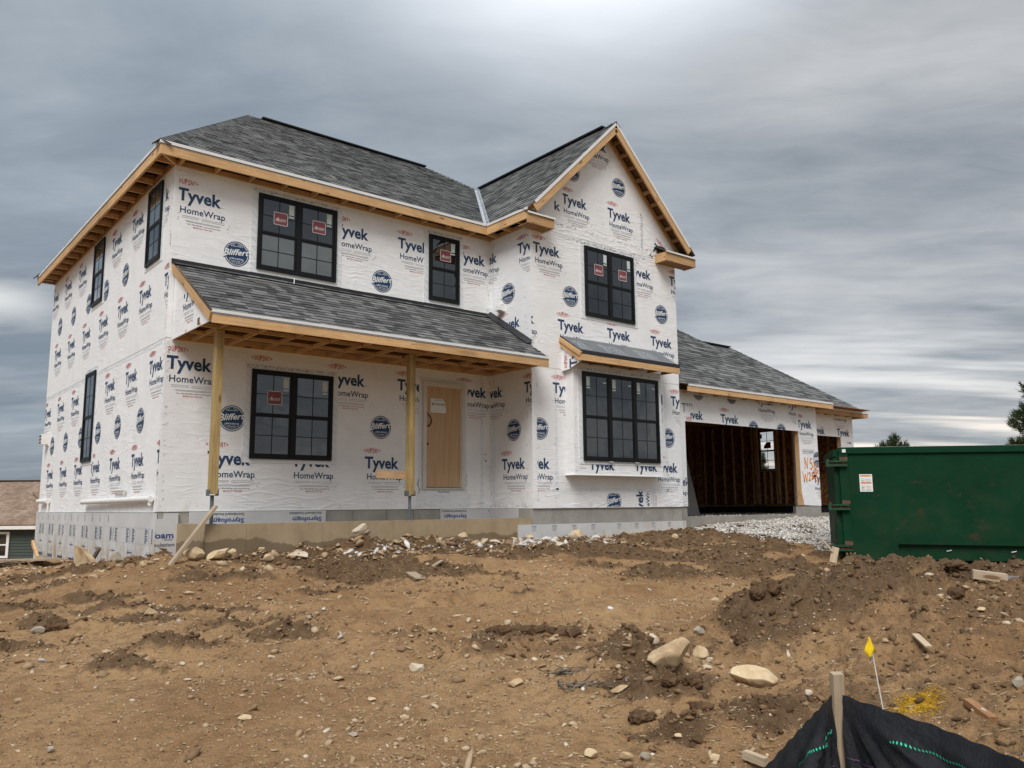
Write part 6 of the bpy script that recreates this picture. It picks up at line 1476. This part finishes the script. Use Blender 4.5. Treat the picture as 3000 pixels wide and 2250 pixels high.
# ================================================================== TREES
def tuft_tree(name, base, trunk_h, crown, seed, label, limb=9):
    """pine: trunk and limbs, crown of many upright needle candles. crown = list of (dx, dy, z0, r, zr, n)"""
    r = np.random.default_rng(seed); g_ = tag(empty(name, base), label, 'tree')
    q_ = MB(); q_.tube((0, 0, 0), (.1, .05, trunk_h*.6), .20, .13, 9); q_.tube((.1, .05, trunk_h*.6), (.05, .1, trunk_h), .13, .03, 8)
    for (dx_, dy_, z0, rr_, zr, n_) in crown: q_.tube((.05, .05, max(.5, z0-rr_*.9)), (dx_, dy_, z0), .06, .02, 6)
    q_.out('trunk', 'bark', g_)
    Vs, Fs = [], []; k = 0
    for (dx_, dy_, z0, rr_, zr, n_) in crown:
        d = r.normal(size=(n_, 3)); d /= np.linalg.norm(d, axis=1)[:, None]; rad = r.random(n_)**.4
        c_ = np.c_[dx_+d[:, 0]*rad*rr_, dy_+d[:, 1]*rad*rr_, z0+d[:, 2]*rad*zr]
        out = np.c_[d[:, 0], d[:, 1], np.abs(d[:, 2])*.5+.9]; out /= np.linalg.norm(out, axis=1)[:, None]
        for j in range(12):
            a = r.normal(0, .55, (n_, 3)); dd = out+a; dd /= np.linalg.norm(dd, axis=1)[:, None]; L_ = r.uniform(.16, .34, n_)[:, None]
            t = r.uniform(-.16, .16, n_)[:, None]; b0 = c_+out*t; s_ = np.cross(dd, r.normal(size=(n_, 3))); s_ /= np.linalg.norm(s_, axis=1)[:, None]; s_ *= .022
            Vs.append(np.stack([b0-s_, b0+s_, b0+dd*L_], 1).reshape(-1, 3)); Fs.append((np.arange(n_*3)+k).reshape(-1, 3)); k += n_*3
    npmesh('crown', np.vstack(Vs), np.vstack(Fs), 'needle_green', g_)
    return g_
x, y = xy(29.7, 45)
cr = [(0, 0, 6.6, .9, 1.0, 260), (-.5, .2, 5.6, 1.2, .9, 300), (.6, 0, 5.2, 1.3, .9, 260), (-1.0*CS, .7*SN, 4.5, 1.0, .8, 260), (-1.25, .9, 3.9, 1.0, .7, 260), (.9, -.4, 3.9, 1.5, .9, 260), (-.2, 0, 3.2, 1.6, .9, 320), (-1.1, .9, 2.6, .7, .5, 150), (-1.7, 1.4, 2.5, .45, .4, 80), (-1.2, 1.0, 1.9, 1.2, .9, 260), (.5, -.3, 1.6, 1.6, 1.2, 300), (-.3, .2, .9, 1.6, .8, 260)]
tz = Tz(x, y); tuft_tree('pine_tree', (x, y, tz), 8.8, [(a, b_, c_+1.5-.0-tz-1.0, d, e_, int(f_)) for a, b_, c_, d, e_, f_ in cr], 5, 'tall dark pine at the right picture edge behind the dumpster')
x, y = xy(27.7, 60); tz = Tz(x, y)
tuft_tree('pine_tree', (x, y, tz), 4.6-tz, [(0, 0, 4.35-tz, .35, .6, 70), (-.75, .3, 4.0-tz, .45, .4, 60), (.65, -.3, 4.05-tz, .4, .4, 60), (0, 0, 3.6-tz, 1.2, .6, 200), (0, 0, 2.6-tz, 1.7, 1.0, 250), (1.3, -.6, 3.6-tz, .5, .3, 50), (-1.5, .6, 3.7-tz, .3, .3, 30)], 6, 'small pine top showing over the middle of the dumpster rim')
x, y = xy(17.38, 58); tz = Tz(x, y)
tuft_tree('pine_tree', (x, y, tz), 3.7-tz, [(0, 0, 3.0-tz, .22, .6, 60), (.1, 0, 2.2-tz, .36, .6, 90), (-.1, 0, 1.3-tz, .5, .6, 110), (0, 0, .4-tz, .6, .6, 120)], 7, 'narrow tree seen through the garage window')
# ================================================================== SILT FENCE
sf_ = tag(empty('silt_fence', (*xy(1.218, 3.1), -1.45)), 'black silt fence of woven fabric on a wooden stake in the bottom right corner', 'silt fence')
def atd(px, py, t):
    p = CAM+(fwd+R2*((px-1500)/FPX)-U2*((py-1125)/FPX))*t; a, b_ = ab(p.x, p.y); return (float(a), float(b_), p.z)
TOPS = [atd(1990, 2520, 2.0), atd(2240, 2250, 2.45), atd(2350, 2128, 2.78), atd(2437, 2036, 3.1)]
TOPR = [atd(2466, 2036, 3.1), atd(2592, 2078, 2.95), atd(2750, 2130, 2.8), atd(3000, 2232, 2.5), atd(3600, 2500, 1.95)]
def fabric(tops, flip, name):
    NS, NV = 90, 44; pts = [Vector((*xy(a, b_), z)) for a, b_, z in tops]
    seg = [(q1-q0).length for q0, q1 in zip(pts[:-1], pts[1:])]; tot = sum(seg)
    def P(t):
        s = t*tot
        for q0, q1, l in zip(pts[:-1], pts[1:], seg):
            if s <= l+1e-9: return q0.lerp(q1, s/l), (q1-q0).normalized()
            s -= l
        return pts[-1], (pts[-1]-pts[-2]).normalized()
    vs, fs = [], []; grid = []
    for i in range(NS+1):
        t = i/NS; p, d = P(t); n_ = Vector((d.y, -d.x, 0)).normalized()
        if n_.dot(CAM-p) < 0: n_ = -n_
        ds = (1-t if flip else t)*tot                      # distance from the stake
        zb = Tz(p.x, p.y)-.06; row = []
        for j in range(NV+1):
            v_ = j/NV; dep = v_*(p.z-zb)
            ang = math.atan2(dep+.02, ds+.02)
            fold = (.010*math.sin(ang*14+2*ds+.6*math.sin(ds*7))+.007*math.sin(ang*27+1.3+dep*4)+.004*math.sin(ang*53+ds*11))*min(1, math.hypot(ds, dep)/.25)
            wav = .008*math.sin(ds*6+dep*3)+.005*math.sin(ds*19-dep*17)+.003*math.sin(ds*47+dep*31)
            sag = 0
            w_ = (fold+wav*min(1, ds/.15))*min(1, dep/.10)+.10*v_**2
            vs.append(p+n_*w_+Vector((0, 0, -dep+sag*(1-v_)+.003*math.sin(ds*60)))); row.append(len(vs)-1)
        grid.append(row)
    fs = [(grid[i][j], grid[i+1][j], grid[i+1][j+1], grid[i][j+1]) for i in range(NS) for j in range(NV)]
    o_ = mesh(name, vs, fs, 'silt_fabric', None, smooth=True)
    def stitch(depth, mat, gap, ln, wd, nm, s0=0., slant=.004):
        V_, F_ = [], []
        L_ = tot; s = s0
        while s < L_-.01:
            def at_(ss, dd):
                t = (L_-ss)/L_ if flip else ss/L_; fi = min(max(t*NS, 0), NS-1e-4); i = int(fi); fr_ = fi-i
                p, _d = P(t); zb = Tz(p.x, p.y)-.06; fj = dd/(p.z-zb)*NV; j = int(fj); gj = fj-j
                A = vs[grid[i][j]].lerp(vs[grid[i][j+1]], gj); B = vs[grid[i+1][j]].lerp(vs[grid[i+1][j+1]], gj); p3 = A.lerp(B, fr_)
                n_ = (B-A).cross(vs[grid[i][j+1]]-vs[grid[i][j]]).normalized()
                if n_.dot(CAM-p3) < 0: n_ = -n_
                return p3+n_*.0035
            a0, a1 = s, s+ln; i0 = len(V_)
            V_ += [at_(a0, depth-wd), at_(a1, depth-wd+slant), at_(a1, depth+wd+slant), at_(a0, depth+wd)]; F_.append((i0, i0+1, i0+2, i0+3)); s += gap
        tag(mesh(nm, V_, F_, mat, o_), kind='stuff')
    return o_, stitch
fl_, st1 = fabric(TOPS, True, 'fabric'); fr2_, st2 = fabric(TOPR, False, 'fabric')
st1(.105, 'thread_green', .0125, .0062, .0030, 'green_stitching', .06); st1(.235, 'thread_purple', .012, .0115, .0016, 'purple_stitching', .05)
st2(.095, 'thread_green', .0125, .0062, .0030, 'green_stitching', .20); st2(.215, 'thread_purple', .012, .0115, .0016, 'purple_stitching', .02)
for o_ in (fl_, fr2_): o_.parent = sf_; o_.matrix_parent_inverse = Matrix.Translation(-sf_.location)
_s0, _s1 = atd(2470, 2600, 3.12), atd(2451, 1972, 3.12); sp0 = Vector((*xy(*_s0[:2]), _s0[2]-.25)); sp1 = Vector((*xy(*_s1[:2]), _s1[2]))
s_ = board('stake', sp0, sp1, .040, .040, 'weathered_wood', None, up=(SN, CS, 0)); m_ = s_.matrix_world.copy(); s_.parent = sf_; s_.matrix_parent_inverse = Matrix.Translation(-sf_.location)
# ================================================================== MARKER FLAG, PAINT, LITTER
_fp, _ft = at_ground(2594, 2090); fx, fy = _fp.x, _fp.y; fz = Tz(fx, fy)
mf = tag(empty('marker_flag', (fx, fy, fz)), 'yellow utility marker flag on a white wire in front of the dirt mound', 'flag')
_f1 = atd(2547, 1868, _ft); tp = Vector((*xy(*_f1[:2]), _f1[2]))-Vector((fx, fy, fz)); FS_ = tp.z/.46
md_ = Vector((tp.x*.55, tp.y*.55, tp.z*.5))
q = MB(); q.tube((0, 0, -.05), md_, .0042, n=7); q.tube(md_, tp, .0040, n=7); q.out('wire', 'fiber_white', mf)
vs, fs = [], []
for i in range(9):
    t = i/8
    for j in range(6):
        s = j/5; w_ = .072*(t/.62 if t < .62 else max(.06, 1-(t-.62)/.40))
        off = (s-.45)*w_; dep = .012*math.sin(s*6.5+t*2)
        vs.append(tp+Vector((rgt.x*off+SN*dep-.004, rgt.y*off+CS*dep, -t*.150*(1.0-.25*abs(s-.35))+.004)))
fs = [(i*6+j, i*6+j+1, (i+1)*6+j+1, (i+1)*6+j) for i in range(8) for j in range(5)]
fo = mesh('flag_cloth', vs, fs, 'flag_yellow', mf, smooth=True); fo.modifiers.new('s', 'SOLIDIFY').thickness = .0012
q = MB(Fr(tp+Vector((-.004, 0, -.125))-Vector((SN, CS, 0))*.031, (CS, -SN, 0), (-SN, -CS, 0))); q.box(-.016, -.010, -.018, .012, 0, .001); q.box(-.010, .004, .006, .012, 0, .001); q.box(-.010, .002, -.006, 0, 0, .001); q.out('flag_print', 'ink_dark', mf)
# yellow paint sprayed on the soil
r = np.random.default_rng(77); P0, t0 = at_ground(2625, 2082); P1, t1 = at_ground(2745, 2052)
N_ = 9000; t = .5+r.normal(0, .27, N_); w_ = r.normal(0, .050, N_)*(1.1-.4*np.abs(t-.4)); dxy = np.array([P1.x-P0.x, P1.y-P0.y]); nxy = np.array([-dxy[1], dxy[0]])/np.hypot(*dxy)
xs = P0.x+dxy[0]*t+nxy[0]*w_; ys = P0.y+dxy[1]*t+nxy[1]*w_; zs = terrain(xs, ys)[0]
pm = scatter('paint_mark', np.c_[xs, ys, zs+.002], np.full(N_, .0034)*r.uniform(.5, 1.7, N_), 'paint_yellow', flat=.16, seed=78, base=OCT)
tag(pm, 'patch of yellow spray paint on the soil right of the marker flag', 'paint mark')
pm['kind'] = 'stuff'
lying('wood_scrap', (2682, 1868), (2722, 1905), .05, .014, 'weathered_wood', 'grey splintered slat lying on the mound right of the marker flag', 'wood scrap', .01)
lying('bark_strip', (2835, 2068), (2912, 2122), .055, .04, 'dark_lumber', 'brown bark strip on the slope near the right edge', 'stick', 0)
lying('branch_piece', (2182, 2222), (2245, 2248), .045, .045, 'weathered_wood', 'cut pale branch piece at the left end of the silt fence', 'stick', 0)
lying('wood_scrap', (1270, 1667), (1296, 1649), .05, .02, 'weathered_wood', 'thin wood slat standing up from the dirt in the middle distance', 'wood scrap', .02)
lying('wood_scrap', (1202, 1686), (1232, 1702), .14, .02, 'weathered_wood', 'flat wood scrap below the thin slat in the middle distance', 'wood scrap', .02)
def roots(px, py, sc_, seed, label):
    r = random.Random(seed); p, _ = at_ground(px, py); q_ = MB()
    for i in range(12):
        a = p+Vector((r.gauss(0, .05), r.gauss(0, .04), .02))*sc_; d = Vector((CS, -SN, 0))*r.uniform(-.10, .20)*sc_+Vector((SN, CS, 0))*r.gauss(-.03, .05)*sc_; th_ = r.uniform(.004, .013)*sc_
        for k in range(3):
            b_ = a+d*.5+Vector((r.gauss(0, .02), r.gauss(0, .02), r.gauss(0, .02)))*sc_; b_.z = max(b_.z, Tz(b_.x, b_.y)+.004); q_.tube(a, b_, th_, th_*.7, 6); a = b_; th_ *= .7
    return tag(q_.out('root_clump', 'root_grey', None), label, 'roots')
roots(1665, 2015, 1.25, 3, 'dark tangle of roots left below the dark dirt heap'); roots(1640, 1978, .9, 4, 'thin dark twig bundle above the root tangle')
r = random.Random(9); q = MB(); a, _ = at_ground(1430, 1852)
for k in range(8):
    b_, _ = at_ground(1430+33*(k+1), 1852+(k > 4)*8+r.uniform(-3, 3)); q.tube(a, b_+Vector((0, 0, .02)), .038+.01*(k % 2), .045, 8); a = b_
tag(q.out('earth_ridge', 'soil_brown', None), 'long thin ridge of dark earth right of centre', 'earth clod')
# loose dark clods that can be picked out
for i, (px, py, wp, hp, lab) in enumerate([(1880, 1880, 26, 26, 'dark lump of soil on top of the dark dirt heap'), (2030, 2035, 58, 36, 'brown rounded clod in the clod cluster below the tilted boulder'), (1965, 2020, 48, 30, 'dark clod left of the brown rounded clod'),
        (1877, 2105, 70, 34, 'dark oval clod at the left of the lower clod cluster'), (2055, 2085, 60, 30, 'dark clod below the brown rounded clod'), (2265, 1730, 44, 34, 'dark clod on the left shoulder of the mound'), (2220, 1762, 44, 28, 'dark clod lower on the left shoulder of the mound'),
        (2800, 1730, 44, 36, 'round clod near the top right of the mound'), (2800, 1660, 70, 26, 'crusted clod on the crest of the mound'), (2170, 1892, 36, 26, 'orange brown clod right of the tilted boulder'), (735, 1672, 34, 16, 'hollow dark clod below the porch foundation'), (165, 1845, 60, 40, 'dark clod behind the rounded grey stone at the left')]):
    p, t = at_ground(px, py); v = I3.copy(); rr2 = np.random.default_rng(500+i)
    nn = sum(am*np.sin(v[:, 0]*f_+a_)*np.sin(v[:, 1]*f_*1.2+b2)*np.sin(v[:, 2]*f_+c2) for am, f_, a_, b2, c2 in [(.34, 2.6, *rr2.uniform(0, 6, 3)), (.20, 6, *rr2.uniform(0, 6, 3)), (.16, 13, *rr2.uniform(0, 6, 3)), (.12, 27, *rr2.uniform(0, 6, 3))])
    v = v*(1+nn+rr2.normal(0, .05, len(v)))[:, None]*[wp/FPX*t/2, wp/FPX*t/2*.8, hp/FPX*t*.62]
    o_ = npmesh('earth_clod', v, IF3, 'soil_brown'); o_.location = (p.x, p.y, Tz(p.x, p.y)+hp/FPX*t*.18); o_.rotation_euler = (0, 0, -PSI)
    tag(o_, lab, 'earth clod', 'loose clods of earth')
bpy.context.view_layer.update()
